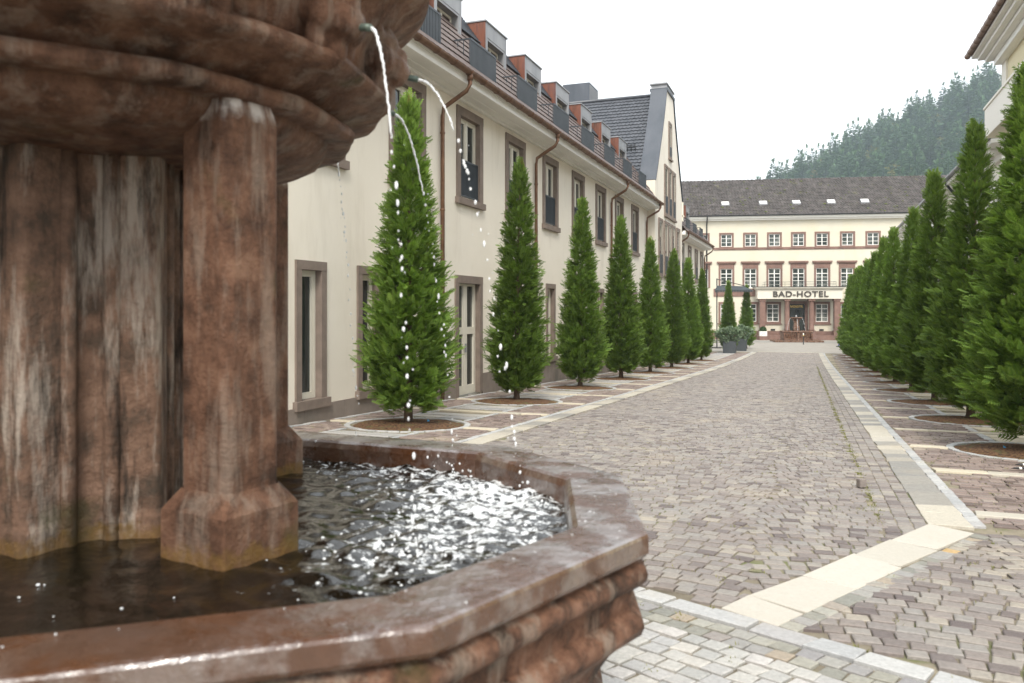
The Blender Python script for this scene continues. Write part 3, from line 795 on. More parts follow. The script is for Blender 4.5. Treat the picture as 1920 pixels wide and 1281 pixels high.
# column: square shaft with chamfered corners on a weathered base
def sq(a, ch, z, c=(0, 0), rot=0):
    p_ = [(a - ch, -a), (a, -a + ch), (a, a - ch), (a - ch, a), (-a + ch, a), (-a, a - ch), (-a, -a + ch), (-a + ch, -a)]
    cr, sr = math.cos(rot), math.sin(rot)
    return [(c[0] + x * cr - y * sr, c[1] + x * sr + y * cr, z) for x, y in p_]
base_z = WATZ + .143
mb = MB(); mb.loft([sq(.130, .006, WATZ - .35), sq(.129, .006, base_z - .012), sq(.122, .008, base_z)], cap0=True)
mb.loft([sq(.122, .008, base_z), sq(.098, .02, base_z + .045)])
cb = mb.mesh('column_base'); cb.materials.append(MATS['sandstone_column'])
mb = MB(); top_z = CAMZ + .985 * U
mb.loft([sq(.097, .024, base_z + .040), sq(.097, .024, top_z - .06)]); mb.loft([sq(.097, .024, top_z - .06), sq(.088, .03, top_z - .012), sq(.075, .03, top_z + .02)], cap1=True)
cs = mb.mesh('column'); cs.materials.append(MATS['sandstone_column'])
for k in range(4):
    a = math.radians(-31 + 90 * k); o = obj('column', cs, fountain, None, (1.32 * U * math.cos(a), 1.32 * U * math.sin(a), 0), a)
    bevel(o, .006); b = obj('column_base', cb, o); bevel(b, .008)
# central pier: eight engaged shafts round a core
mb = MB(); pz0, pz1 = WATZ - .35, CAMZ + .775 * U
core = []
for i in range(64):
    a = 2 * math.pi * i / 64; core.append((a, .63 + .03 * math.cos(16 * (a - math.radians(-31)) + math.pi)))
mb.loft([[(r * U * math.cos(a), r * U * math.sin(a), z) for a, r in core] for z in (pz0, pz1)], smooth=True)
mb.build('pier_core', 'sandstone_pale', fountain)
mb = MB()
mb.loft([sq(.070, .012, pz0), sq(.069, .012, WATZ + .06), sq(.064, .014, WATZ + .08), sq(.064, .014, pz1 + .01)])
sh = mb.mesh('pier_shaft'); sh.materials.append(MATS['sandstone_pale'])
for k in range(8):
    a = math.radians(-31 + 45 * k); o = obj('pier_shaft', sh, fountain, None, (.64 * U * math.cos(a), .64 * U * math.sin(a), 0), a + math.pi / 4); bevel(o, .008)
mb = MB()
mb.tube([(.64 * U * math.cos(a), .64 * U * math.sin(a), z) for a in (0,) for z in (pz0, pz1)], .026, 10)
rb = mb.mesh('pier_rib'); rb.materials.append(MATS['sandstone_pale'])
for k in range(8):
    for d in (-9, 9): obj('pier_rib', rb, fountain, None, None, math.radians(-31 + 22.5 + 45 * k + d))
# lobed upper bowl
PROF = [(.5, .768, 0), (.95, .772, 0), (1.1, .79, .01), (1.25, .825, .03), (1.35, .88, .05), (1.385, .925, .05), (1.39, .95, .05), (1.50, .956, .07), (1.53, .975, .07), (1.535, 1.01, .07), (1.51, 1.037, .07), (1.42, 1.042, .06),
        (1.41, 1.062, .06), (1.49, 1.095, .06), (1.56, 1.13, .07), (1.64, 1.145, .08), (1.70, 1.16, .09), (1.73, 1.19, .09), (1.725, 1.22, .09), (1.69, 1.25, .07), (1.58, 1.255, .05), (1.625, 1.30, .04), (1.65, 1.42, .03), (1.72, 1.56, .03),
        (1.83, 1.68, .03), (1.93, 1.74, .02), (1.98, 1.79, .02), (1.98, 1.88, .02), (1.93, 1.90, .01), (1.80, 1.88, 0), (1.6, 1.80, 0), (.3, 1.78, 0)]
TH0 = math.radians(4.6)
def lobe(a): return (.5 + .5 * math.cos(14 * (a - TH0))) ** 2.5
P2 = []
for i_, q_ in enumerate(PROF):                 # crisp arrises: pinch each ring between two close ones
    P2.append(q_)
    if 0 < i_ < len(PROF) - 1 and i_ in (6, 7, 10, 11, 12, 15, 19, 20):
        nx_ = PROF[i_ + 1]; P2.append(tuple(q_[j_] + (nx_[j_] - q_[j_]) * .06 for j_ in range(3)))
PROF = P2
seg = 320; rings = []
for r, z, k in PROF:
    rings.append([((r + k * .4 * lobe(2 * math.pi * i / seg)) * U * math.cos(2 * math.pi * i / seg), (r + k * .4 * lobe(2 * math.pi * i / seg)) * U * math.sin(2 * math.pi * i / seg), CAMZ + z * U) for i in range(seg)])
mb = MB(); mb.loft(rings, True, True, True, True)
bowl = mb.build('upper_bowl', 'sandstone_bowl', fountain)
# lion mask with mane, brow, muzzle and bronze spout
mb = MB()
mb.ball((.02, 0, .02), .085, .105, .12, 20, 14, lambda d: 1 + .10 * math.sin(9 * math.atan2(d[1], d[2])) * (1 - abs(d[0])))
mb.ball((.085, 0, -.035), .055, .055, .05, 14, 10)
mb.ball((.10, .028, -.02), .03, .03, .03, 10, 8); mb.ball((.10, -.028, -.02), .03, .03, .03, 10, 8)
mb.ball((.105, 0, .012), .028, .022, .035, 10, 8)
for s in (-1, 1):
    mb.ball((.075, s * .042, .05), .03, .034, .022, 10, 8); mb.ball((.03, s * .092, .075), .03, .03, .034, 10, 8)
    mb.ball((.055, s * .075, -.02), .04, .04, .055, 10, 8); mb.ball((.035, s * .07, -.085), .03, .035, .05, 10, 8)
mb.ball((.05, 0, -.10), .035, .04, .045, 10, 8)
tmp = mb.build('tmp', 'sandstone', None)
q_ = tmp.modifiers.new('r', 'REMESH'); q_.mode = 'VOXEL'; q_.voxel_size = .007; q_ = tmp.modifiers.new('s', 'SMOOTH'); q_.iterations = 3; q_.factor = .6
hm = bpy.data.meshes.new_from_object(tmp.evaluated_get(bpy.context.evaluated_depsgraph_get())); bpy.data.objects.remove(tmp); hm.name = 'lion_mask'
hm.materials.clear(); hm.polygons.foreach_set('use_smooth', [True] * len(hm.polygons)); hm.materials.append(MATS['sandstone_bowl'])
mb = MB(); mb.tube([(.09, 0, -.045), (.15, 0, -.052), (.165, 0, -.056)], .0105, 10)
pm = mb.mesh('spout'); pm.materials.append(MATS['bronze'])
for k in range(14):
    a = TH0 + math.radians(360 / 14) * k
    o = obj('lion_mask', hm, bowl, None, (1.64 * U * math.cos(a), 1.64 * U * math.sin(a), CAMZ + 1.42 * U), a)
    obj('spout', pm, bowl, None, o.location, a)
# water streams
for k, ((a, r, z), v) in enumerate(zip(SPOUT, VH0)):
    a_s = TH0 + math.radians(360 / 14) * (k - 1)
    mb = MB(); rs = random.Random(40 + k)
    r0 = 1.64 * U + .165; zz = CAMZ + 1.42 * U - .056
    tfl = math.sqrt(2 * (zz - WATZ) / 9.81); rl = math.hypot(*LAND[k]); vv = (rl - r0) / tfl
    pt = lambda t: ((r0 + vv * t) * math.cos(a_s) , (r0 + vv * t) * math.sin(a_s), zz - 4.905 * t * t)
    tb = tfl * (.46 if k in (0, 2) else .34)
    n_ = 40; pts = []; rad = []
    for i in range(n_ + 1):
        t = tb * i / n_; q = pt(t); pts.append((q[0] + rs.gauss(0, .0012), q[1] + rs.gauss(0, .0012), q[2])); rad.append((.0048 - .0020 * i / n_) * rs.uniform(.75, 1.25) if i < n_ else .001)
    mb.tube(pts, rad, 8)
    jet = mb.build('water_jet', 'falling_water', None, (ft, fs, 0), YAW)
    mb = MB(); t = tb
    while t < tfl * .995:
        q = pt(t); s_ = rs.uniform(.0018, .0052); el = rs.uniform(1.1, 2.6); sp = .002 + .012 * (t - tb)
        mb.ball((q[0] + rs.gauss(0, sp), q[1] + rs.gauss(0, sp), q[2]), s_, s_, s_ * el, 8, 6)
        if rs.random() < .45:
            s2_ = s_ * rs.uniform(.3, .6); mb.ball((q[0] + rs.gauss(0, .015), q[1] + rs.gauss(0, .015), q[2] + rs.gauss(0, .03)), s2_, s2_, s2_ * 1.5, 6, 5)
        t += rs.uniform(.002, .020)
    # splash crown where it lands
    L_ = pt(tfl)
    for i in range(40):
        an = rs.uniform(0, 6.28); d = abs(rs.gauss(0, .07)); s_ = rs.uniform(.0015, .005)
        mb.ball((L_[0] + d * math.cos(an), L_[1] + d * math.sin(an), WATZ + abs(rs.gauss(0, .03)) + .004), s_, s_, s_ * 1.3, 6, 5)
    mb.build('droplets', 'falling_water', jet)['kind'] = 'stuff'
    tag(jet, ['thin water stream crossing in front of the bowl, from the mask nearest the front column', 'thin water stream falling from the lion mask on the outermost edge of the bowl', 'thin water stream falling before the first conifer from behind the bowl edge', 'thin broken water stream falling close beside the front column, against the pale wall'][k], 'water', 'water streams from the upper bowl')
# foam bubbles on the water
mb = MB(); rs = random.Random(5)
for i in range(420):
    if i < 385:
        l = LAND[i % 4]; x, y = l[0] + rs.gauss(0, .19), l[1] + rs.gauss(0, .19)
    else: x, y = rs.uniform(-.6, .8), rs.uniform(-1.25, -.55)
    if all(((b[0] - a[0]) * (y - a[1]) - (b[1] - a[1]) * (x - a[0])) > .02 for a, b in zip(inn, inn[1:] + inn[:1])):
        s_ = rs.uniform(.002, .007); mb.ball((x, y, WATZ + .003), s_, s_, s_ * .6, 7, 5)
o = mb.build('water_foam', 'falling_water', None, (ft, fs, 0), YAW); struct(o, 'stuff'); tag(o, 'foam bubbles floating on the basin water', 'foam')
mb = MB()
for i in range(150):                      # droplets and small puddles lying on the wet rim
    e = rs.choice([3, 4, 5, 6, 7]) % len(poly); dd = rs.uniform(.03, .18); P_ = inset(poly, dd); k = rs.random()
    i0 = rs.randrange(len(P_)); qx = P_[i0] + (P_[(i0 + 1) % len(P_)] - P_[i0]) * k; s_ = rs.uniform(.0008, .0022)
    mb.ball((qx[0], qx[1], RIMZ + .001), s_ * 1.5, s_ * 1.5, s_ * .6, 7, 5)
o = mb.build('rim_droplets', 'falling_water', None, (ft, fs, 0), YAW); struct(o, 'stuff'); tag(o, 'water droplets lying on the wet stone rim', 'droplets')
# ------------------------------------------------------------------ END PART 2
# ------------------------------------------------------------------ left building with dormers
def place(me_o, parent): me_o.parent = parent
lb = empty('dormered_building', (-7.35, 0, 0), -math.pi / 2, 'long cream plastered building with copper dormers and brown stone window frames', 'building')
# local frame: x = -s, y = outwards, z up
AX = [16.6 + 2.94 * k for k in range(-6, 7)]
LS0, LS1 = -4.0, 37.0
up_holes = [(-(a) - .64, -(a) + .64, 3.80, 5.78) for a in AX]
low = [(10.5, .8, 0), (12.24, .8, 0), (16.55, 1.5, 1)] + [(AX[k], .85, 0) for k in range(7, 13)] + [(7.6, .8, 0), (4.7, .8, 0)]
low_holes = []
for c, wd, door in low:
    g_ = float(zg(c)); low_holes.append((-c - wd / 2 + .07, -c + wd / 2 - .07, (g_ - .3) if door else -.06, 2.06))
mb = wall_with_holes(-LS1, -LS0, -1.6, 6.06, up_holes + low_holes, .30)
mb.add([(-LS0, 0, -1.6), (-LS0, -9, -1.6), (-LS0, -9, 6.06), (-LS0, 0, 6.06)], [(0, 1, 2, 3)])
mb.add([(-LS1, 0, -1.6), (-LS1, -9, -1.6), (-LS1, -9, 6.06), (-LS1, 0, 6.06)], [(3, 2, 1, 0)])
mb.build('wall', 'plaster', lb)
# plinth blocks (one stone each), broken at the door
x = LS0; doors = [(c - wd / 2, c + wd / 2) for c, wd, d in low if d]
while x < LS1:
    x1 = min(LS1, x + 1.1)
    for d0, d1 in doors:
        if x < d0 < x1: x1 = d0
        if d0 <= x < d1: x = d1; x1 = min(LS1, x + 1.1)
    if x1 - x > .05:
        g_ = float(zg(x1)); MB().box(-x1 + .003, -x - .003, 0, .035, g_ - .15, -.10).build('plinth_stone', 'stone_plinth', lb)
    x = x1
def stone_window(name, wd, z0, z1, fr, sill=True, railing=0.0, door=False, lights=2):
    """window part with sub-parts; local origin at the axis on the wall face"""
    h = wd / 2; mb = MB()
    mb.box(-h, -h + fr, -.26, .035, z0, z1 - fr); mb.box(h - fr, h, -.26, .035, z0, z1 - fr); mb.box(-h - .0, h + .0, -.26, .040, z1 - fr, z1)
    w_ = mb.build(name, 'stone_frame', None)
    if sill: MB().box(-h - .05, h + .05, -.24, .085, z0 - .14, z0 + .0).build('sill', 'stone_frame', w_)
    i0, i1, b0, b1 = -h + fr, h - fr, z0 + (.002 if sill else .0), z1 - fr
    mb = MB(); mb.frame(i0 + .002, i1 - .002, b0 + .002, b1 - .002, .055, -.165, -.085)
    if lights == 2: mb.box(-.045, .045, -.155, -.080, b0 + .05, b1 - .05)
    if door:
        mb.box(i0 + .05, i1 - .05, -.150, -.087, b0 + .05, b0 + .20); mb.box(i0 + .05, i1 - .05, -.150, -.087, b0 + 1.36, b0 + 1.52)
        for q_ in (i0 + .055, -.10, .045, i1 - .115): mb.box(q_, q_ + .06, -.147, -.083, b0 + .052, b1 - .052)
    else:
        mb.frame(i0 + .055, (-.045 if lights == 2 else i1 - .055), b0 + .055, b1 - .055, .045, -.153, -.090)
        if lights == 2: mb.frame(.045, i1 - .055, b0 + .055, b1 - .055, .045, -.153, -.090)
    mb.build('sash', 'cream_paint', w_)
    MB().box(i0 + .01, i1 - .01, -.137, -.125, b0 + .01, b1 - .01).build('pane', 'glass_dark', w_)
    if door:
        mb = MB(); mb.box(.02, .045, -.075, -.035, b0 + .95, b0 + 1.15); mb.tube([(.03, -.055, b0 + 1.06), (.13, -.055, b0 + 1.06)], .01, 6); mb.build('door_handle', 'zinc', w_)
    if railing:
        mb = MB(); top = b0 + railing
        mb.box(i0, i1, -.045, -.015, top - .03, top); mb.box(i0, i1, -.045, -.015, b0 + .06, b0 + .085)
        n_ = int((i1 - i0) / .068)
        for k in range(n_ + 1):
            xx = i0 + .012 + (i1 - i0 - .024) * k / n_; mb.box(xx - .009, xx + .009, -.042, -.018, b0 + .08, top - .03)
        mb.build('railing', 'rail_metal', w_)
    return w_
def put(proto, parent, locs):
    for i, l in enumerate(locs):
        o = proto if i == 0 else copy_tree(proto)
        o.parent = parent; o.location = l
put(stone_window('window', 1.45, 3.86, 5.87, .19, True, .88), lb, [(-a, 0, 0) for a in AX])
nar = [(c, wd) for c, wd, d in low if not d]
put(stone_window('window', .80, 0.0, 2.15, .14, True, 0, lights=1), lb, [(-c, 0, 0) for c, wd in nar if wd == .8])
put(stone_window('window', .85, 0.0, 2.15, .14, True, 0, lights=1), lb, [(-c, 0, 0) for c, wd in nar if wd == .85])
dz0 = float(zg(16.55)) + .02
put(stone_window('door', 1.5, dz0, 2.15, .17, False, 0, True), lb, [(-16.55, 0, 0)])
# eaves: boxed soffit with two mouldings, copper gutter
def eaves(parent, s0, s1, zb, ov, mat='white_paint', sgn=-1):
    x0, x1 = sorted((sgn * s0, sgn * s1))
    mb = MB(); mb.box(x0, x1, .002, ov, zb, zb + .16); mb.box(x0, x1, .002, .10, zb - .07, zb); mb.box(x0, x1, ov - .16, ov + .03, zb + .16, zb + .22); mb.box(x0, x1, .10, .30, zb - .02, zb)
    bevel(mb.build('eaves_soffit', mat, parent), .012)
    mb = MB(); pr = [(ov + .10 + .085 * math.cos(a), zb + .235 + .085 * math.sin(a)) for a in np.linspace(math.pi, 2 * math.pi, 9)]
    pr2 = [(ov + .10 + .075 * math.cos(a), zb + .235 + .075 * math.sin(a)) for a in np.linspace(2 * math.pi, math.pi, 9)]
    L_ = [(x0 - .02, *q) for q in pr + pr2]; R_ = [(x1 + .02, *q) for q in pr + pr2]; mb.loft([L_, R_], True, True, True)
    for k in range(int((x1 - x0) / .75)):
        xx = x0 + .35 + k * .75; mb.tube([(xx, ov + .10 + .092 * math.cos(a), zb + .235 + .092 * math.sin(a)) for a in np.linspace(math.pi, 2 * math.pi, 8)], .008, 5, False)
    mb.build('gutter', 'copper_pipe', parent)
eaves(lb, LS0, LS1 + .1, 6.05, .60)
def downpipe(parent, x, zb, ov, zbot, off=.075):
    mb = MB(); mb.tube([(x, ov + .10, zb + .17), (x, ov + .10, zb - .02), (x, ov + .02, zb - .16), (x, .32, zb - .33), (x, off + .03, zb - .46), (x, off, zb - .62), (x, off, zbot)], .045, 10)
    mb.tube([(x, ov + .10, zb + .19), (x, ov + .10, zb + .05)], .06, 10)
    for z in np.arange(zbot + .8, zb - .7, 1.6): mb.tube([(x, off, z), (x, off, z + .035)], .055, 10); 
    mb.build('downpipe', 'copper_pipe', parent)
for s in (8.3, 15.05, 21.0, 29.75, 36.5): downpipe(lb, -s, 6.05, .60, float(zg(s)) - .05)
# roof: steep tiled lower slope, low upper slope
def tiled_slope(name, parent, x0, x1, y0, z0, y1, z1, mat, row=.30, tw=.24, lip=.022, rnd=False, skip=None):
    """rows of overlapping tiles between the lower edge (y0,z0) and upper edge (y1,z1)"""
    L_ = math.hypot(y1 - y0, z1 - z0); dy, dz_ = (y1 - y0) / L_, (z1 - z0) / L_; ny, nz = (dz_, -dy) if dz_ * 1 > 0 and (-dy) > 0 else (abs(dz_), abs(dy))
    nr = max(1, int(L_ / row)); V, Fq = [], []
    nx = max(1, int((x1 - x0) / tw)); tw_ = (x1 - x0) / nx; rw_ = L_ / nr
    for j in range(nr):
        for i in range(-1, nx + 1):
            a = x0 + (i + (.5 if j % 2 else 0)) * tw_; b = a + tw_ - .006; a = max(a, x0); b = min(b, x1)
            if b - a < .02: continue
            if skip and skip(.5 * (a + b), j * rw_ / L_): continue
            h0 = lip + random.uniform(0, .006); base = len(V); e0, e1 = j * rw_ - .02, (j + 1) * rw_ + .01; m_ = .5 * (a + b)
            pts = [(a, e0 + .03, h0), (m_, e0, h0 + .004), (b, e0 + .03, h0), (b, e1, .002), (a, e1, .002), (a, e0 + .03, -.01), (m_, e0, -.01), (b, e0 + .03, -.01)]
            V += [(x, y0 + dy * e + ny * h, z0 + dz_ * e + nz * h) for x, e, h in pts]
            Fq += [(base, base + 1, base + 2, base + 3, base + 4), (base + 5, base + 6, base + 1, base), (base + 6, base + 7, base + 2, base + 1)]
    me = bpy.data.meshes.new(name); me.from_pydata(V, [], Fq); me.update()
    o = obj(name, me, parent, mat); o['kind'] = 'stuff'; return o
MB().add([(-LS1, .62, 6.26), (-LS0, .62, 6.26), (-LS0, -1.3, 8.93), (-LS1, -1.3, 8.93), (-LS0, -5, 9.6), (-LS1, -5, 9.6)], [(3, 2, 1, 0), (5, 4, 2, 3)]).build('roof', 'tile_brown', lb)
tiled_slope('roof_tiles', lb, -LS1, -LS0, .66, 6.24, -1.28, 8.93, 'tile_brown')
# dormer with copper cheeks, zinc front and a French window; a small railed balcony before it
def make_dormer():
    h = .72; mb = MB()
    mb.box(-h, -h + .10, -.55, -.53, 6.45, 8.74); mb.box(h - .10, h, -.55, -.53, 6.45, 8.74); mb.box(-h + .1, h - .1, -.55, -.53, 8.36, 8.74)
    mb.box(-h + .10, -h + .16, -.80, -.54, 6.45, 8.36); mb.box(h - .16, h - .10, -.80, -.54, 6.45, 8.36); mb.box(-h + .1, h - .1, -.80, -.54, 8.30, 8.36)
    d = mb.build('dormer', 'zinc', None)
    for s in (-1, 1):
        mb = MB(); mb.box(s * h, s * (h + .025), -2.3, -.535, 6.35, 8.74)
        for k in range(3): mb.box(s * (h + .024), s * (h + .04), -.78 - .42 * k, -.765 - .42 * k, 6.4, 8.72)
        mb.build('cheek', 'copper_red', d)
    mb = MB(); mb.box(-h - .05, h + .05, -2.4, -.50, 8.74, 8.775); mb.build('dormer_roof', 'zinc', d)
    mb = MB(); mb.frame(-h + .17, h - .17, 6.5, 8.29, .06, -.79, -.71); mb.box(-.04, .04, -.785, -.705, 6.55, 8.24); mb.build('sash', 'cream_paint', d)
    MB().box(-h + .18, h - .18, -.765, -.755, 6.52, 8.27).build('pane', 'glass_dark', d)
    return d
put(make_dormer(), lb, [(-a, 0, 0) for a in AX])
def make_balcony():
    h = .73; b = MB().box(-h, h, -.55, .36, 6.38, 6.47).build('balcony', 'stone_plinth', None)
    mb = MB(); mb.box(-h, h, .33, .36, 7.24, 7.28); mb.box(-h, h, .335, .355, 6.52, 6.545)
    for k in range(23):
        xx = -h + .01 + (2 * h - .02) * k / 22; mb.box(xx - .014, xx + .014, .335, .355, 6.47, 7.24)
    mb.build('front_railing', 'rail_metal', b)
    for s in (-1, 1):
        mb = MB(); mb.box(s * h - .012, s * h + .012, -.5, .33, 7.245, 7.275)
        for k in range(7): yy = -.5 + .82 * k / 6; mb.box(s * h - .006, s * h + .006, yy - .006, yy + .006, 6.47, 7.245)
        mb.build('side_railing', 'rail_metal', b)
    mb = MB()
    for s in (-1, 1):
        for k in range(4): mb.tube([(s * (h + .1 + .2 * k), .30, 6.50), (s * (h + .1 + .2 * k), .02, 6.98)], .012, 5)
    mb.build('snow_guard', 'copper_pipe', b)
    return b
put(make_balcony(), lb, [(-a, 0, 0) for a in AX])
# slatted screens between the dormers at the top of the roof
mb = MB()
for k in range(9): z = 8.18 + .085 * k; y = .70 - (z - 6.26) * .719; mb.box(-.70, .70, y - .03, y + .03, z, z + .03)
for xx in (-.66, 0, .66): mb.tube([(xx, -.70, 8.12), (xx, -1.25, 8.90)], .02, 6)
sl_ = mb.mesh('louvre'); sl_.materials.append(MATS['zinc_dark'])
for a in AX[:-1]: obj('louvre', sl_, lb, None, (-(a + 1.47), 0, 0))
for s, z in ((14.0, 12.4), (40.2, 15.0), (43.9, 14.6)):
    mb = MB(); mb.tube([(-s, -3.2 if s < 30 else -6, 9.0), (-s, -3.2 if s < 30 else -6, z)], .012, 5); mb.build('lightning_rod', 'zinc', lb)
# roof plant box
mb = MB(); mb.box(-43.8, -42, -5.65, -4.15, 9.3, 13.7)
pb = mb.build('roof_plant_box', 'zinc_dark', lb)
mb = MB()
for k in range(26): mb.box(-43.78, -42.02, -4.15, -4.13, 11.0 + .1 * k, 11.06 + .1 * k)
mb.build('louvre_side', 'zinc', pb)

# ------------------------------------------------------------------ gabled cross wing
gw = empty('gabled_wing', (-7.0, 41, 0), -math.pi / 2, 'tall cream gabled wing with slate roof and curved parapet beside the dormers', 'building')
GH = 4.0
def gprof(side, n_=14):
    pts = []
    for k in range(n_ + 1):
        f_ = k / n_; z = 7.35 + (12.3 - 7.35) * f_; x = GH - (GH - 1.05) * (1 - (1 - f_) ** 1.18); pts.append((side * x, z))
    return pts
outline = [(-GH, -2.2)] + gprof(-1) + gprof(1)[::-1] + [(GH, -2.2)]
mb = MB(); n_ = len(outline)
mb.add([(x, 0, z) for x, z in outline] + [(x, -.45, z) for x, z in outline], [tuple(reversed(range(n_))), tuple(range(n_, 2 * n_))] + [(i, (i + 1) % n_, n_ + (i + 1) % n_, n_ + i) for i in range(n_)])
mb.build('wall', 'plaster', gw)
mb = MB()      # parapet cladding follows the gable edge
for sd in (-1, 1):
    pp = gprof(sd)
    for (xa, za), (xb, zb) in zip(pp[:-1], pp[1:]):
        mb.add([(xa, .06, za + .02), (xb, .06, zb + .02), (xb, -.75, zb + .02), (xa, -.75, za + .02), (xa + sd * .10, .06, za + .06), (xb + sd * .10, .06, zb + .06), (xb + sd * .10, -.75, zb + .06), (xa + sd * .10, -.75, za + .06)],
               [(4, 5, 6, 7), (0, 1, 5, 4), (3, 2, 6, 7), (0, 4, 7, 3), (1, 2, 6, 5)])
mb.box(-1.15, 1.15, -.8, .08, 12.30, 12.42)
mb.build('parapet_cladding', 'zinc_dark', gw)
mb = MB(); mb.box(-1.05, 1.05, -.74, .02, 12.42, 12.62); mb.box(-1.15, 1.15, -.8, .07, 12.62, 12.68); mb.build('parapet_cap', 'zinc', gw)
for sd in (-1, 1):
    mb = MB(); mb.box(sd * (GH - .01), sd * (GH + .22), -.7, .05, 6.3, 7.36); mb.box(sd * (GH - .01), sd * (GH + .28), -.75, .09, 6.55, 6.63); mb.build('shoulder', 'plaster', gw)
def small_window(wd, z0, z1, fr=.13, rail=.0, mat='stone_frame', proud=.06):
    h = wd / 2; mb = MB(); mb.frame(-h, h, z0, z1, fr, -.05, proud); w_ = mb.build('window', mat, None)
    MB().box(-h - .05, h + .05, -.02, proud + .05, z0 - .09, z0 + .002).build('sill', mat, w_)
    mb = MB(); mb.frame(-h + fr, h - fr, z0 + fr, z1 - fr, .05, .004, .03); mb.build('sash', 'cream_paint', w_)
    MB().box(-h + fr, h - fr, .002, .012, z0 + fr, z1 - fr).build('pane', 'glass_dark', w_)
    if rail:
        mb = MB(); mb.box(-h + fr, h - fr, .04, .058, z0 + fr + rail - .03, z0 + fr + rail)
        for k in range(9): xx = -h + fr + .03 + (wd - 2 * fr - .06) * k / 8; mb.box(xx - .022, xx + .022, .04, .056, z0 + fr, z0 + fr + rail - .02)
        mb.build('railing', 'rail_metal', w_)
    return w_
put(small_window(.85, 9.05, 10.9, .12, .5), gw, [(0, 0, 0)])
put(small_window(.95, 6.05, 8.55, .12, .85), gw, [(1.15, 0, 0), (0, 0, 0), (-1.15, 0, 0)])
put(small_window(1.05, 3.0, 5.75, .13, .9), gw, [(2.65, 0, 0), (1.2, 0, 0), (0.1, 0, 0), (-1.0, 0, 0), (-2.5, 0, 0)])
put(small_window(1.1, -.9, 1.75, .14), gw, [(2.4, 0, 0), (0, 0, 0), (-2.4, 0, 0)])
for sd in (-1, 1):
    V = [(sd * 3.95, -.5, 7.45), (sd * 3.95, -14, 7.45), (0, -14, 12.32), (0, -.5, 12.32)]
    MB().add(V, [(0, 1, 2, 3) if sd < 0 else (3, 2, 1, 0)]).build('roof', 'tile_slate', gw)
# scalloped slates on both slopes, laid in the slope's own frame
def slates(sd):
    V, Fq = [], []; L_ = math.hypot(3.95, 12.32 - 7.45); dx, dz_ = -3.95 / L_, 4.87 / L_; nx_, nz = dz_, -dx
    nr, tw = 26, .20
    for j in range(nr):
        for i in range(int(13.4 / tw)):
            a = -.5 - (i + (.5 if j % 2 else 0)) * tw; b = a - tw + .008; m_ = .5 * (a + b); e0, e1 = j * L_ / nr, (j + 1) * L_ / nr + .02; base = len(V); h = .035 + random.uniform(0, .008)
            for y, e, hh in ((a, e0 + .04, h), (m_, e0 - .01, h + .006), (b, e0 + .04, h), (b, e1, .004), (a, e1, .004), (a, e0 + .04, 0), (m_, e0 - .01, 0), (b, e0 + .04, 0)):
                V.append((sd * (3.97 + dx * e + nx_ * hh), y, 7.44 + dz_ * e + nz * hh))
            Fq += [(base, base + 1, base + 2, base + 3, base + 4), (base + 5, base + 6, base + 1, base), (base + 6, base + 7, base + 2, base + 1)]
    me = bpy.data.meshes.new('slates'); me.from_pydata(V, [], Fq); me.update(); o = obj('slates', me, gw, 'tile_slate'); o['kind'] = 'stuff'
slates(1); slates(-1)
mb = MB(); mb.tube([(0, -.6, 12.38), (0, -14, 12.38)], .09, 8); mb.build('ridge', 'tile_slate', gw)
mb = MB(); mb.tube([(2.7, -1.2, 9.25), (2.7, -9, 9.25)], .03, 6); mb.tube([(2.7, -1.2, 9.35), (2.7, -9, 9.35)], .02, 6)
for k in range(40): mb.tube([(2.7, -1.2 - .195 * k, 9.05), (2.7, -1.2 - .195 * k, 9.42)], .018, 5)
mb.build('snow_guard', 'black_metal', gw)

# ------------------------------------------------------------------ continuation of the dormered building beyond the gable
lc = empty('dormered_extension', (-7.35, 0, 0), -math.pi / 2, 'low cream range with dormers between the gabled wing and the hotel', 'building')
EX = [47.2, 50.1, 53.0, 55.6]
mb = wall_with_holes(-57, -45, -2.4, 5.55, []); mb.add([(-57, 0, -2.4), (-57, -9, -2.4), (-57, -9, 5.55), (-57, 0, 5.55)], [(3, 2, 1, 0)]); mb.build('wall', 'plaster', lc)
eaves(lc, 45.0, 57.0, 5.55, .55)
MB().add([(-57.2, .58, 5.78), (-45, .58, 5.78), (-45, -1.4, 8.2), (-55.4, -1.4, 8.2), (-45, -5, 9.0), (-52, -5, 9.0), (-57.2, -9, 5.78)], [(3, 2, 1, 0), (5, 4, 2, 3), (0, 6, 5, 3)]).build('roof', 'tile_brown', lc)
tiled_slope('roof_tiles', lc, -56.6, -45, .60, 5.77, -1.0, 7.72, 'tile_brown')
put(small_window(1.2, 3.2, 5.3, .15, .8), lc, [(-a, 0, 0) for a in EX])
put(small_window(1.1, -.8, 1.6, .15), lc, [(-a, 0, 0) for a in EX])
for a in EX[:3]:
    d = make_dormer(); d.parent = lc; d.location = (-a, 0, -.62); d.scale = (1, 1, 1)
    b = make_balcony(); b.parent = lc; b.location = (-a, 0, -.62)
downpipe(lc, -45.4, 5.55, .55, -2); downpipe(lc, -56.7, 5.55, .55, -2)

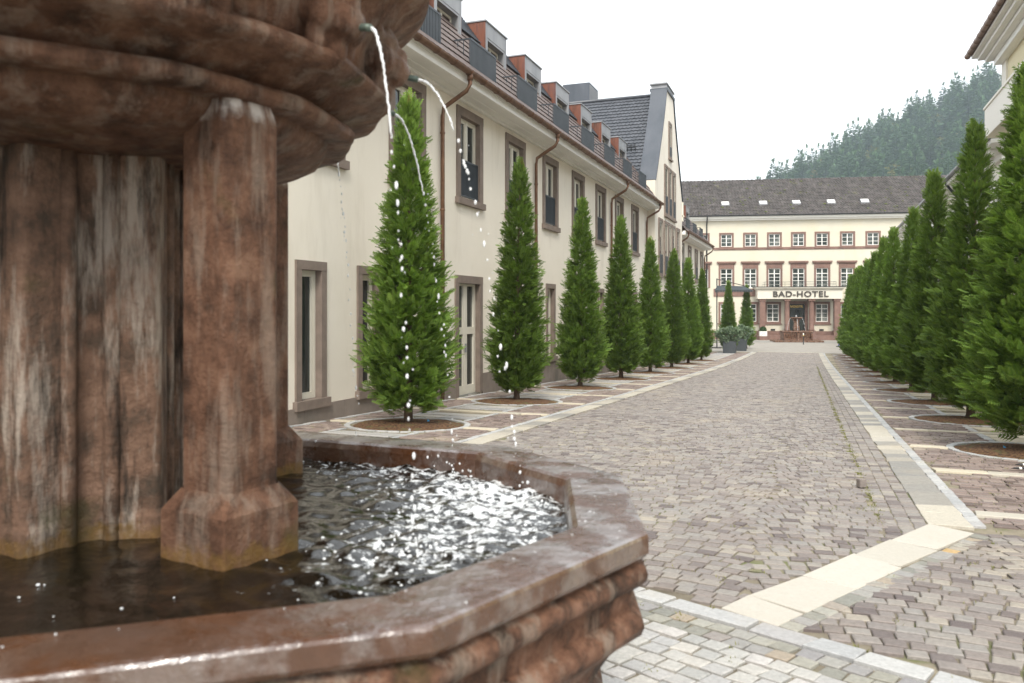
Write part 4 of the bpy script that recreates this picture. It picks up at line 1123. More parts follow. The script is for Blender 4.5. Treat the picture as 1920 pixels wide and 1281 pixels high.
# ------------------------------------------------------------------ hotel at the end of the street
HY = 84.0; HX = (1495 - 960) / F * HY
ht, hs = c2w(HX, HY); HROT = math.atan2(.2126, .977) + math.pi
HG = float(zg(hs))
hotel = empty('hotel', (ht, hs, 0), HROT, 'three storey cream hotel with red stone trim, tiled roof and BAD-HOTEL portico', 'building')
def hx(u):                                # photo column -> metres right of the hotel axis (negated = local x)
    k = (u - 960) / F
    return -((k * HY - HX) / (.989 + .149 * k))
def hy_(u): return HY + .149 * hx(u)
def hz(v, u=1495, out=0): return CAMZ + (VH - v) / F * (HY + .149 * hx(u) - out)
HL, HR = -16.0, 17.5                      # extent left / right of the axis
TOPW = [1317, 1362, 1407, 1452, 1497, 1541.5, 1589, 1637, 1685]
Z3a, Z3b = hz(464.5), hz(435)
Z2a, Z2b = hz(540), hz(496)
Z1a, Z1b = hz(607), hz(566.5)
zeave = hz(409); zstr = hz(466)
wins3 = [(hx(u), 1.02) for u in TOPW]
holes = [(x - .58, x + .58, Z3a + .16, Z3b - .16) for x, _ in wins3]
X2 = [hx(u) for u in (1317, 1362, 1407, 1452, 1497, 1541.5, 1588, 1637, 1685)]
holes += [(x - .62, x + .62, Z2a + .02, hz(503.0)) for x in X2]
X1 = [hx(u) for u in (1362, 1407, 1449, 1541)] + [hx(1588), hx(1637)]
holes += [(x - .62, x + .62, Z1a + .18, Z1b - .18) for x in X1]
DX = hx(1494); holes.append((DX - .80, DX + .80, hz(622), hz(570)))
mb = wall_with_holes(-HR, -HL, HG - .5, zeave + .1, holes, .25)
for x in (-HR, -HL): mb.add([(x, 0, HG - .5), (x, -12, HG - .5), (x, -12, zeave + .1), (x, 0, zeave + .1)], [(0, 1, 2, 3), ])
mb.build('wall', 'plaster_hotel', hotel)
def hotel_window(z0, z1, wd, fr, head=0.0, rows=3, transom=False):
    h = wd / 2; mb = MB(); mb.frame(-h - fr, h + fr, z0 - fr * (0 if head else 1), z1 + fr, fr, -.10, .05, bottom=not head)
    w_ = mb.build('window', 'stone_hotel', None)
    if head:
        mb = MB(); mb.box(-h - fr, h + fr, -.02, .045, z1 + fr + .001, z1 + fr + head * .55); mb.box(-h - fr - .18, h + fr + .18, 0, .20, z1 + fr + head * .55, z1 + fr + head * .8); mb.box(-h - fr - .10, h + fr + .10, 0, .12, z1 + fr + head * .4, z1 + fr + head * .55); mb.build('cornice', 'stone_hotel', w_)
    else: MB().box(-h - fr - .08, h + fr + .08, -.02, .12, z0 - fr - .08, z0 - fr + .04).build('sill', 'stone_hotel', w_)
    mb = MB(); mb.frame(-h, h, z0, z1, .07, -.14, -.06); mb.box(-.045, .045, -.135, -.055, z0 + .06, z1 - .06)
    zt = z1
    if transom: zt = z1 - (z1 - z0) * .27; mb.box(-h + .06, h - .06, -.135, -.05, zt - .04, zt + .04)
    for k in range(1, rows):
        z = z0 + (zt - z0) * k / rows; mb.box(-h + .06, h - .06, -.125, -.075, z - .02, z + .02)
    mb.build('sash', 'white_paint', w_)
    MB().box(-h + .02, h - .02, -.115, -.105, z0 + .02, z1 - .02).build('pane', 'glass_hotel', w_)
    return w_
put(hotel_window(Z3a + .18, Z3b - .18, 1.14, .18), hotel, [(x, 0, 0) for x, _ in wins3])
put(hotel_window(Z2a + .02, hz(503.2), 1.22, .20, .70, 4, True), hotel, [(x, 0, 0) for x in X2])
put(hotel_window(Z1a + .20, Z1b - .20, 1.22, .22, 0, 3, True), hotel, [(x, 0, 0) for x in X1])
mb = MB(); mb.box(-HR, hx(1338), 0, .07, zstr - .10, zstr + .16); mb.build('string_course', 'stone_hotel', hotel)
mb = MB(); mb.box(hx(1424), hx(1338), 0, .06, hz(556), hz(541)); mb.build('band_course', 'stone_hotel', hotel)
mb = MB(); mb.box(-HR, -HL, 0, .08, HG - .4, hz(621)); mb.box(-HR, -HL, .08, .20, HG - .4, hz(628)); mb.build('plinth', 'stone_hotel', hotel)
mb = MB(); mb.box(-HR - .2, -HL + .2, -.1, .30, zeave - .18, zeave); mb.box(-HR - .3, -HL + .3, -.1, .55, zeave, zeave + .16); mb.box(-HR - .35, -HL + .35, -.1, .66, zeave + .16, zeave + .24); mb.build('cornice', 'white_paint', hotel)
mb = MB(); mb.tube([(-HR - .3, .74, zeave + .30), (-HL + .3, .74, zeave + .30)], .09, 8); mb.build('gutter', 'black_metal', hotel)
mb = MB(); ux = hx(1325); mb.tube([(ux, .74, zeave + .25), (ux, .7, zeave), (ux, .15, zeave - .6), (ux, .12, zeave - 1), (ux, .12, HG)], .07, 8); mb.build('downpipe', 'black_metal', hotel)
# pantile roof: corrugated courses
zr0, zr1, yr1 = zeave + .24, hz(338, 1495, -5.6), -5.6
L_ = math.hypot(.75 - yr1, zr1 - zr0); dy, dz_ = (yr1 - .75) / L_, (zr1 - zr0) / L_; ny, nz = dz_, -dy
nc = int((HR - HL + .8) / .30); nrw = 24; V = []; xs_ = np.linspace(-HR - .4, -HL + .4, nc * 5 + 1); wav = .10 * np.abs(np.cos(np.arange(len(xs_)) * math.pi / 5)) ** .8
for j in range(nrw):
    for e, hh in ((j * L_ / nrw - .03, .06), ((j + 1) * L_ / nrw - .031, .012)):
        jit = np.repeat(rng.normal(0, .010, nc + 1), 5)[:len(xs_)]
        for x, wv, jj_ in zip(xs_, wav, jit): V.append((x, .75 + dy * e + ny * (hh + wv + jj_), zr0 + dz_ * e + nz * (hh + wv + jj_)))
n_ = len(xs_); Fq = [(r * n_ + i, r * n_ + i + 1, (r + 1) * n_ + i + 1, (r + 1) * n_ + i) for r in range(2 * nrw - 1) for i in range(n_ - 1)]
rf = obj('roof', npmesh('roof', np.array(V), np.array(Fq)), hotel, 'tile_hotel')
mb = MB(); mb.add([(-HR - .4, yr1, zr1), (-HL + .4, yr1, zr1), (-HL + .4, -13, zr0), (-HR - .4, -13, zr0)], [(0, 1, 2, 3)]); mb.build('rear_slope', 'tile_hotel', rf)
mb = MB()
for k in range(int((HR - HL + .8) / .42)): mb.tube([(-HR - .4 + k * .42, yr1, zr1 + .03), (-HR - .4 + k * .42 + .40, yr1, zr1 + .06)], [.10, .13], 8)
mb.build('ridge_tiles', 'tile_hotel', rf)
def on_roof(e, h=.1): return .75 + dy * e + ny * h, zr0 + dz_ * e + nz * h
for u in (1362, 1434, 1497, 1563, 1627):
    x = hx(u); mb = MB(); pts = []
    for e in (2.05, 2.75):
        y, z = on_roof(e, .24); pts += [(x - .42, y, z), (x + .42, y, z)]
    y0_, z0_ = on_roof(1.95, .05); y1_, z1_ = on_roof(2.8, .05)
    mb.add(pts + [(x - .45, y0_, z0_), (x + .45, y0_, z0_), (x - .45, y1_, z1_), (x + .45, y1_, z1_)], [(0, 1, 3, 2), (4, 5, 1, 0), (2, 3, 7, 6), (4, 0, 2, 6), (1, 5, 7, 3)]); s_ = mb.build('skylight', 'zinc', rf)
    pp = []
    for e in (2.10, 2.70):
        y, z = on_roof(e, .25); pp += [(x - .36, y, z), (x + .36, y, z)]
    MB().add(pp, [(0, 1, 3, 2)]).build('pane', 'white_paint', s_)
rs = random.Random(12); mb = MB()
for k in range(90):
    e = rs.uniform(.3, L_ - .3); x = rs.uniform(-HR, -HL); y, z = on_roof(e, .13); s_ = rs.uniform(.05, .12); mb.ball((x, y, z), s_ * 1.4, s_, s_ * .6, 7, 5)
o = mb.build('moss', 'moss', rf); o['kind'] = 'stuff'
# portico
PO = 1.5; pl, pr_ = hx(1418), hx(1571)
ze0, ze1 = hz(560.5, 1495, PO), hz(538.5, 1495, PO)
mb = MB(); mb.box(pr_ - .1, pl + .1, .002, PO, ze0, ze1 - .24); mb.box(pr_ - .22, pl + .22, .002, PO + .12, ze1 - .24, ze1 - .12); mb.box(pr_ - .35, pl + .35, .002, PO + .25, ze1 - .12, ze1)
mb.box(pr_ - .02, pl + .02, .002, PO + .03, ze0, ze0 + .06)
po = bevel(mb.build('portico', 'cream_paint', hotel), .02)
mb = MB(); mb.box(pr_ - .4, pl + .4, .002, PO + .30, ze1, ze1 + .06); mb.build('portico_flashing', 'black_metal', po)
mb = MB(); xa, xb = hx(1562), hx(1430)
for z in (ze1 + .32, ze1 + .55): mb.tube([(xa, 0.1, z), (xa, PO - .2, z), (xb, PO - .2, z), (xb, 0.1, z)], .018, 5)
for k in range(8): xx = xa + (xb - xa) * k / 7; mb.tube([(xx, PO - .2, ze1), (xx, PO - .2, ze1 + .55)], .016, 5)
mb.build('balustrade', 'black_metal', po)
zbase = hz(620, 1495, PO)
for u, rnd_ in ((1425, 0), (1471.5, 1), (1517.5, 1), (1565, 0)):
    x = hx(u) * (HY - PO * .98) / HY; mb = MB()
    if rnd_: mb.lathe([(.30, zbase), (.30, zbase + .1), (.265, zbase + .16), (.25, ze0 - .3), (.27, ze0 - .26), (.27, ze0 - .2)], 20, (x, PO - .4), cap0=True)
    else: mb.box(x - .27, x + .27, PO - .67, PO - .13, zbase, ze0 - .2)
    mb.box(x - .34, x + .34, PO - .74, PO - .06, ze0 - .2, ze0 - .003); mb.box(x - .36, x + .36, PO - .76, PO - .04, HG - .1, zbase)
    mb.build('column', 'stone_hotel', po)
mb = MB(); mb.box(pr_ - .1, pl + .1, .21, PO + .1, HG - .3, hz(629, 1495, PO)); mb.box(hx(1518), hx(1471), PO + .1, PO + .45, HG - .3, HG + .32); mb.box(hx(1522), hx(1467), PO + .45, PO + .85, HG - .3, HG + .16); mb.build('steps', 'stone_hotel', po)
# lettering
def lettering(txt, size, x, y, z, mat, parent, ext=.04, off=.0, width=None):
    cu = bpy.data.curves.new('lettering', 'FONT'); cu.body = txt; cu.size = size; cu.extrude = ext; cu.offset = off; cu.align_x = 'CENTER'; cu.align_y = 'CENTER'; cu.space_character = 1.12
    tmp = bpy.data.objects.new('tmp', cu); COL.objects.link(tmp); dg = bpy.context.evaluated_depsgraph_get()
    me = bpy.data.meshes.new_from_object(tmp.evaluated_get(dg)); bpy.data.objects.remove(tmp)
    co = np.zeros(len(me.vertices) * 3); me.vertices.foreach_get('co', co); co = co.reshape(-1, 3); wd = np.ptp(co[:, 0]); k = width / wd if width else 1
    # text plane XY -> local XZ facing +y (text reads from the street, i.e. x mirrored)
    nv = np.stack([x - co[:, 0] * k, y + co[:, 2], z + co[:, 1]], 1); me.vertices.foreach_set('co', nv.ravel().astype(np.float32)); me.update()
    o = obj('lettering', me, parent, mat); return o
zl = hz(552, 1495, PO)
lettering('BAD-HOTEL', .80, hx(1495) * (HY - PO) / HY, PO + .05, zl, 'letter', po, .05, .017, abs(hx(1547) - hx(1443)) * .98)
# entrance
mb = MB(); zd0, zd1 = hz(622), hz(570)
mb.frame(DX - 1.12, DX + 1.12, zd0, zd1 + .30, .32, -.15, .06, bottom=False); en = mb.build('entrance', 'stone_hotel', hotel)
mb = MB(); mb.frame(DX - .80, DX + .80, zd0, zd1, .09, -.22, -.12); mb.box(DX - .8, DX + .8, -.21, -.11, zd1 - .62, zd1 - .52); mb.box(DX - .04, DX + .04, -.205, -.11, zd0, zd1 - .6); mb.build('door_frame', 'black_metal', en)
MB().box(DX - .78, DX + .78, -.20, -.185, zd0, zd1).build('pane', 'glass_dark', en)
lettering('BADHOTEL', .30, DX, -.08, zd1 - .28, 'gold', en, .02, .006, 1.28)
mb = MB(); xx = hx(1524); mb.box(xx - .13, xx + .13, .0, .04, hz(596), hz(590)); pq = mb.build('plaque', 'black_metal', hotel)
mb = MB(); mb.box(xx - .11, xx + .11, .0, .04, hz(599.5), hz(597)); mb.build('plaque', 'white_paint', hotel)
mb = MB(); mb.box(xx - .12, xx + .12, .0, .05, hz(588.5), hz(583.5)); mb.build('plaque', 'copper_red', hotel)
for u in (1449, 1540): mb = MB(); x = hx(u); mb.box(x - .22, x + .22, .08, .10, hz(620), hz(617)); mb.build('vent', 'black_metal', hotel)

# ------------------------------------------------------------------ buildings on the right
rb_ = empty('right_pavilion', (6.0, 0, 0), math.pi / 2, 'tall pale corner building with deep stepped cornice behind the conifers', 'building')
RZ = 10.0
mb = wall_with_holes(6.5, 31.6, -1.6, RZ, []); mb.add([(31.6, 0, -1.6), (31.6, -8, -1.6), (31.6, -8, RZ), (31.6, 0, RZ)], [(0, 1, 2, 3)]); mb.add([(6.5, 0, -1.6), (6.5, -8, -1.6), (6.5, -8, RZ), (6.5, 0, RZ)], [(3, 2, 1, 0)])
mb.build('wall', 'plaster_yellow', rb_)
mb = MB(); mb.box(31.0, 31.66, -.3, .06, -1.6, RZ - .02); mb.build('corner_pilaster', 'plaster_pale', rb_)
mb = MB(); mb.box(6.4, 31.62, .002, .30, RZ - .22, RZ); mb.box(6.3, 31.9, -.2, .52, RZ, RZ + .12); mb.box(6.3, 32.1, -.2, .72, RZ + .12, RZ + .24); mb.box(6.3, 32.25, -.2, .88, RZ + .24, RZ + .34)
bevel(mb.build('cornice', 'white_paint', rb_), .02)
mb = MB(); mb.tube([(6.3, .97, RZ + .40), (32.3, .97, RZ + .40)], .095, 10)
for k in range(44): mb.tube([(6.6 + .6 * k, .97, RZ + .40), (6.6 + .6 * k + .03, .97, RZ + .40)], .105, 10)
mb.build('gutter', 'copper_pipe', rb_)
mb = MB(); mb.add([(6.3, .95, RZ + .36), (32.3, .95, RZ + .36), (30, -4, RZ + 3.4), (6.3, -4, RZ + 3.4), (32.3, -9, RZ + .36)], [(0, 1, 2, 3), (1, 4, 2)]); mb.build('roof', 'tile_hotel', rb_)
for z in (4.2, 7.1):
    mb = MB(); mb.box(12, 30.6, .002, .75, z, z + .16); mb.box(12, 30.6, .70, .75, z + .16, z + .95); mb.box(30.55, 30.6, .002, .7, z + .16, z + .95); mb.box(11.98, 30.64, .66, .79, z + .95, z + 1.02); bl_ = mb.build('balcony', 'plaster_pale', rb_)
def rw_window(z0, z1, wd): 
    return small_window(wd, z0, z1, .17, 0, 'stone_hotel', .07)
put(rw_window(4.6, 6.7, 1.4), rb_, [(x, 0, 0) for x in (28.6, 25.2, 21.8, 18.4)])
put(rw_window(.2, 2.6, 1.4), rb_, [(x, 0, 0) for x in (28.6, 25.2, 21.8, 18.4, 15.0)])
rwg = empty('right_wing', (6.35, 0, 0), math.pi / 2, 'two storey pale wing with bracketed eaves running from the corner building to the hotel', 'building')
RW = 7.15
mb = wall_with_holes(31.5, 79, -2.3, RW, []); mb.add([(79, 0, -2.3), (79, -8, -2.3), (79, -8, RW), (79, 0, RW)], [(0, 1, 2, 3)]); mb.build('wall', 'plaster_pale', rwg)
mb = MB(); mb.box(31.7, 79.1, .002, .16, RW - .3, RW); mb.box(31.7, 79.1, -.1, .72, RW, RW + .14); mb.build('cornice', 'white_paint', rwg)
br = MB().ball((0, .36, RW - .10), .13, .28, .13, 10, 8).mesh('bracket'); br.materials.append(MATS['white_paint'])
for k in range(22): obj('bracket', br, rwg, None, (33 + 2.1 * k, 0, 0))
mb = MB(); mb.tube([(31.7, .82, RW + .2), (79.2, .82, RW + .2)], .08, 8); mb.build('gutter', 'zinc', rwg)
mb = MB(); mb.add([(31.7, .8, RW + .16), (79.3, .8, RW + .16), (79.3, -4, RW + 3.2), (31.7, -4, RW + 3.2)], [(0, 1, 2, 3)]); mb.build('roof', 'tile_hotel', rwg)
put(rw_window(3.6, 5.9, 1.35), rwg, [(33.2 + 3.1 * k, 0, 0) for k in range(14)])
put(rw_window(-.9, 1.5, 1.35), rwg, [(33.2 + 3.1 * k, 0, 0) for k in range(14)])
mb = MB(); mb.tube([(41.9, .8, RW + .15), (41.9, .4, RW - .4), (41.9, .1, RW - .8), (41.9, .1, -2)], .06, 8); mb.build('downpipe', 'black_metal', rwg)
# ------------------------------------------------------------------ END PART 3
# ------------------------------------------------------------------ things on the forecourt
def gpt(u, v): t, s = G(u, v); return t, s, float(zg(s))
# second fountain before the hotel
t, s, z = gpt(1493, 641)
hf = empty('small_fountain', (t, s, z), HROT, 'small sandstone fountain with square basin standing before the hotel entrance', 'fountain')
k = w2c(t, s)[1] / F                                # metres per photo pixel there
mb = MB(); mb.box(-43 * k, 43 * k, -1.6, 1.6, -.02, 3.2 * k); mb.build('step', 'sandstone_outer', hf)
def rect(a, b, z): return [(-a, -b, z), (a, -b, z), (a, b, z), (-a, b, z)]
mb = MB(); mb.loft([rect(26 * k, .9, 3.2 * k), rect(26 * k, .9, 5.5 * k), rect(22 * k, .75, 6 * k), rect(22.5 * k, .8, 10 * k), rect(26 * k, .95, 17 * k), rect(27.5 * k, 1.0, 18.5 * k), rect(27.5 * k, 1.0, 20.5 * k), rect(24 * k, .85, 20.5 * k), rect(24 * k, .85, 15 * k)], cap0=True, cap1=True)
bevel(mb.build('basin', 'sandstone_outer', hf), .03)
mb = MB(); mb.loft([rect(25 * k, .93, 3.3 * k), rect(25 * k, .93, 5.4 * k)]); 
for sx in (-1, 1): mb.box(sx * 25.5 * k - sx * .12, sx * 25.5 * k, -.97, .98, 5.4 * k, 17 * k)
mb.lathe([(.14, 3.2 * k), (.12, 4 * k), (.13, 12 * k), (.17, 14 * k), (.19, 17 * k)], 12, (0, .93)); mb.build('support', 'sandstone_outer', hf)
mb = MB(); mb.loft([rect(4.5 * k, 4.5 * k, 15 * k), rect(5.2 * k, 5.2 * k, 22 * k), rect(5.2 * k, 5.2 * k, 26 * k), rect(4 * k, 4 * k, 34 * k), rect(4.6 * k, 4.6 * k, 39 * k), rect(7.5 * k, 7.5 * k, 43 * k), rect(10 * k, 10 * k, 44.5 * k), rect(10 * k, 10 * k, 46 * k)], cap1=True)
bevel(mb.build('pillar', 'sandstone_outer', hf), .02)
MB().ball((0, 0, 47.5 * k), .09, .09, .13).build('finial', 'zinc', hf)
MB().add(rect(24.2 * k, .86, 18.6 * k), [(0, 1, 2, 3)]).build('water', 'basin_water', hf)
mb = MB()
for a in range(4):
    an = a * math.pi / 2; pts = [((10 * k + .35 * q) * math.cos(an), (10 * k + .35 * q) * math.sin(an) * .8, 44 * k - 25.4 * k * q * q) for q in np.linspace(0, 1, 10)]; mb.tube(pts, .012, 6)
o = mb.build('water_jets', 'falling_water', hf); o['kind'] = 'stuff'
mb = MB()
for sx in (-1, 1): mb.tube([(sx * 15 * k, 0, 20 * k), (sx * 15 * k, 0, 33 * k), (sx * 20 * k, 0, 33 * k), (sx * 20 * k, 0, 20 * k)], .018, 6)
mb.build('iron_bracket', 'black_metal', hf)
# bollard
t, s, z = gpt(1506.5, 646); k = w2c(t, s)[1] / F
e = empty('bollard', (t, s, z), 0, 'slim black bollard with pale cap beside the small fountain', 'bollard')
mb = MB(); mb.lathe([(.06, -.05), (.06, .04), (.045, .06), (.045, 15 * k), (.05, 15.2 * k), (.05, 16 * k)], 12); mb.build('post', 'black_metal', e)
mb = MB(); mb.lathe([(.048, 16 * k), (.048, 17.2 * k)], 12); mb.build('ring', 'yellow_mark', e)
mb = MB(); mb.lathe([(.04, 17.2 * k), (.05, 18 * k), (.055, 19.5 * k), (.03, 21 * k), (.0, 21.3 * k)], 12, cap0=True); mb.build('cap', 'white_paint', e)
# white planter with clipped box ball on a stone block
x = hx(1423); lw_ = lambda a, b: (ht + (math.cos(HROT) * a - math.sin(HROT) * b), hs + (math.sin(HROT) * a + math.cos(HROT) * b))
px_, py_ = lw_(x * .975, PO + .55); k = .0545; zt = HG
e = empty('white_planter', (px_, py_, zt), HROT, 'white wooden planter box with clipped box ball beside the hotel portico', 'planter')
MB().box(-7 * k, 7 * k, -.37, .37, -.05, 7.2 * k).build('stone_block', 'stone_hotel', e)
mb = MB(); mb.box(-6.6 * k, 6.6 * k, -.35, .35, 7.2 * k, 16.4 * k); bx_ = bevel(mb.build('box', 'white_paint', e), .02)
mb = MB(); 
for sx in (-1, 1): mb.tube([(-sx * 5.5 * k, .355, 8.3 * k), (sx * 5.5 * k, .355, 15.3 * k)], .014, 5)
mb.build('cross_brace', 'zinc', bx_)
def leaf_ball(N, R, seed, size, flat_=1.0, fn=None):
    r = np.random.default_rng(seed); d = r.normal(0, 1, (N, 3)); d /= np.linalg.norm(d, axis=1, keepdims=True); rad = r.uniform(.8, 1, N) ** .5
    P = d * rad[:, None] * np.array(R); 
    if fn: P = fn(P, r)
    tv = np.array([(0, 0, 0), (.4, .22, .03), (1, 0, -.05), (.4, -.22, .03)]); tt = np.array([(0, 1, 2), (0, 2, 3)])
    return scatter(P, d + r.normal(0, .5, (N, 3)), r.uniform(-1.5, 1.5, N), r.uniform(.7, 1.3, N) * size, r.random(N), tv, tt, np.array([0, .5, 1, .5]))
V, T, rn, tp = leaf_ball(1500, (.34, .34, .36), 31, .06)
V[:, 2] += 18.5 * k
obj('box_ball', npmesh('box_ball', V, T, [('rnd', 'POINT', rn), ('tip', 'POINT', tp)]), e, 'box_leaf')
MB().ball((0, 0, 18.5 * k), .31, .31, .33).build('ball_core', 'box_leaf', e)
# dark planters with rhododendrons
for u0, v0, lab in ((1367, 662.5, 'square dark grey planter with rhododendron, beside the pale slab band'), (1387, 658, 'dark grey planter with rhododendron tucked behind the neighbouring planter')):
    t, s, z = gpt(u0, v0); k = w2c(t, s)[1] / F
    e = empty('rhododendron_planter', (t, s + .35, z), 0.05, lab, 'planter', 'dark planters with rhododendrons')
    a = 12.2 * k; mb = MB()
    mb.loft([rect(a * .94, a * .94, -.03), rect(a, a, 22.5 * k), rect(a - .05, a - .05, 22.5 * k), rect(a - .06, a - .06, 19 * k)], cap0=True, cap1=True); bevel(mb.build('pot', 'planter_grey', e), .015)
    V, T, rn, tp = leaf_ball(1500, (20 * k, 17 * k, 13 * k), int(u0), .21, fn=lambda P, r: P * (1 + .28 * np.sin(P[:, :1] * 7 + 1) * np.cos(P[:, 1:2] * 6) + .2 * np.sin(P[:, 2:3] * 9)))
    V[:, 2] += 33 * k
    obj('foliage', npmesh('foliage', V, T, [('rnd', 'POINT', rn), ('tip', 'POINT', tp)]), e, 'rhodo')
    mb = MB()
    for q in range(9):
        an = q * .7; mb.tube([(0.05 * math.cos(an), .05 * math.sin(an), 19 * k), (7 * k * math.cos(an), 7 * k * math.sin(an), 28 * k), (14 * k * math.cos(an), 12 * k * math.sin(an), 36 * k)], [.03, .022, .01], 6)
    mb.build('stem', 'bark', e)
# two more conifers beyond the planters
for i, (u0, v0, lab) in enumerate(((1366, 645, 'slim clipped conifer standing just behind the dark planters'), (1397, 641, 'clipped conifer beyond the dark planters, nearest the hotel forecourt'))):
    t, s = ((-5.83, 58.3), (-5.2, 66.0))[i]; plant_cypress(t, s, i, lab, 'conifers along the dormered building', 1.0, .9)
# awning / cantilever parasol by the building
t, s, z = gpt(1352, 655)
e = empty('terrace_awning', (-5.6, s + 2.0, z), 0, 'dark grey flat terrace awning projecting between the conifers near the planters', 'awning')
kk = w2c(-5.6, s + 2)[1] / F; za = CAMZ - z + (VH - 543) * kk
mb = MB(); 
A0 = [(-1.9, -1.2, za - .06), (1.0, -1.2, za - .12), (1.0, 1.2, za - .12), (-1.9, 1.2, za - .06)]; A1 = [(-1.7, -.9, za + .30), (.25, -.8, za + .24), (.25, .8, za + .24), (-1.7, .9, za + .30)]
mb.add(A0 + A1, [(0, 3, 2, 1), (4, 5, 6, 7), (0, 1, 5, 4), (1, 2, 6, 5), (2, 3, 7, 6), (3, 0, 4, 7)]); mb.build('canopy', 'awning_cloth', e)
mb = MB(); 
for q in range(24): xx = -1.8 + 2.7 * q / 23; mb.box(xx - .045, xx + .045, -1.205, -1.195, za - .24, za - .07)
mb.build('valance', 'awning_cloth', e)
mb = MB(); mb.tube([(-1.85, 0, 0), (-1.85, 0, za + .9)], .045, 8); mb.tube([(-1.85, 0, za + .85), (.3, 0, za + .28)], .03, 8); mb.box(-2.2, -1.5, -.35, .35, -.02, .06); mb.build('mast', 'black_metal', e)
# loose sett on the carriageway
t, s, z = gpt(1615, 914)
mb = MB(); mb.box(-.034, .034, -.034, .034, 0, .08); o = bevel(mb.build('loose_sett', SM['road', 'o'], None, (t, s, z + .002), .5), .008, 2)
tag(o, 'single loose brown sett standing upright on the carriageway', 'stone')
# scraps of blue plastic in two tree pits
for u0, v0, lab in ((1886, 846, 'tiny blue plastic scrap on the soil near the white slab corner'), (803, 795, 'tiny blue plastic scrap on soil below the first conifer by the building')):
    t, s, z = gpt(u0, v0); mb = MB(); mb.add([(0, 0, 0), (.035, .005, .004), (.04, .03, .012), (.012, .035, .028), (.0, .02, .02)], [(0, 1, 2, 3, 4), (4, 3, 2, 1, 0)])
    tag(mb.build('plastic_scrap', 'blue_scrap', None, (t - .02, s, z + .035), .4), lab, 'litter')
# two dark pointed rods lying on the cross slabs
for i, (u0, v0) in enumerate(((1896, 881), (1903, 874))):
    t, s, z = gpt(u0, v0); mb = MB(); mb.tube([(0, 0, 0), (.04, 0, .004), (.06, 0, .004), (.34, .02, .004)], [.002, .010, .013, .013], 10)
    o = mb.build('pointed_rod', 'black_metal', None, (t, s, z + .016), .1)
    mb = MB(); mb.tube([(.075, .001, .004), (.10, .002, .004)], .0137, 10); mb.build('pale_ring', 'white_paint', o)
    tag(o, ['dark pointed rod lying across the edge of a pale cross slab', 'dark pointed rod with pale ring lying on the red setts of the panel'][i], 'rod', 'dark rods on the paving')

# ------------------------------------------------------------------ a person mostly hidden by the conifers
t, s, z = gpt(1564, 651)
J = {'pel': (.30, 0, .93), 'abd': (.30, 0, 1.10), 'chest': (.31, 0, 1.32), 'neck': (.31, 0, 1.47), 'head': (.30, 0, 1.58), 'top': (.30, 0, 1.72),
     'hipL': (.30, .10, .88), 'kneeL': (.14, .10, .50), 'ankL': (.06, .10, .09), 'toeL': (-.14, .10, .035), 'hipR': (.30, -.10, .88), 'kneeR': (.36, -.10, .48), 'ankR': (.52, -.10, .10), 'toeR': (.34, -.10, .035),
     'shL': (.31, .19, 1.40), 'elL': (.36, .25, 1.12), 'wrL': (.24, .26, .90), 'shR': (.31, -.19, 1.40), 'elR': (.32, -.25, 1.12), 'wrR': (.20, -.26, .92)}
RAD = dict(pel=.14, abd=.13, chest=.15, neck=.06, head=.095, top=.07, hipL=.095, kneeL=.065, ankL=.048, toeL=.04, hipR=.095, kneeR=.065, ankR=.048, toeR=.04, shL=.07, elL=.05, wrL=.035, shR=.07, elR=.05, wrR=.035)
ED = [('pel', 'abd'), ('abd', 'chest'), ('chest', 'neck'), ('neck', 'head'), ('head', 'top'), ('pel', 'hipL'), ('hipL', 'kneeL'), ('kneeL', 'ankL'), ('ankL', 'toeL'), ('pel', 'hipR'), ('hipR', 'kneeR'), ('kneeR', 'ankR'), ('ankR', 'toeR'), ('chest', 'shL'), ('shL', 'elL'), ('elL', 'wrL'), ('chest', 'shR'), ('shR', 'elR'), ('elR', 'wrR')]
for sd, wr in (('L', 'wrL'), ('R', 'wrR')):            # palm and five fingers
    bx0 = Vector(J[wr]); J['pa' + sd] = tuple(bx0 + Vector((-.04, 0, -.07))); RAD['pa' + sd] = .03; ED.append((wr, 'pa' + sd))
    for q in range(5):
        nm = 'f%s%d' % (sd, q); sg = 1 if sd == 'L' else -1
        J[nm] = tuple(Vector(J['pa' + sd]) + Vector((-.03 - .012 * q if q else -.05, sg * (-.03 + .02 * q), -.05 - .02 * (q in (2, 3)) if q else -.01))); RAD[nm] = .010; ED.append(('pa' + sd, nm))
names = list(J); me = bpy.data.meshes.new('person'); me.from_pydata([J[n_] for n_ in names], [(names.index(a), names.index(b)) for a, b in ED], [])
tmp = bpy.data.objects.new('tmp', me); COL.objects.link(tmp); tmp.modifiers.new('skin', 'SKIN'); sb = tmp.modifiers.new('sub', 'SUBSURF'); sb.levels = 2; sb.render_levels = 2
for i, n_ in enumerate(names): me.skin_vertices[0].data[i].radius = (RAD[n_], RAD[n_])
me.skin_vertices[0].data[0].use_root = True
bm_ = bpy.data.meshes.new_from_object(tmp.evaluated_get(bpy.context.evaluated_depsgraph_get())); bpy.data.objects.remove(tmp)
bm_.materials.clear()
for q in ('skin', 'coat', 'denim', 'shoe'): bm_.materials.append(MATS[q])
for pl_ in bm_.polygons:
    c = pl_.center; pl_.use_smooth = True
    pl_.material_index = 3 if c.z < .085 else 2 if c.z < .93 and abs(c.y) < .19 else 0 if (c.z > 1.46 or (abs(c.y) > .2 and c.z < .93)) else 1
pe = obj('person', bm_, None, None, (t + .30, s + .05, z + .003), YAW - .3)
tag(pe, 'person in blue trousers and dark shoes standing half hidden behind the conifer row', 'person')
MB().ball((.315, 0, 1.66), .115, .10, .11, 14, 10).build('hair', 'hair', pe)

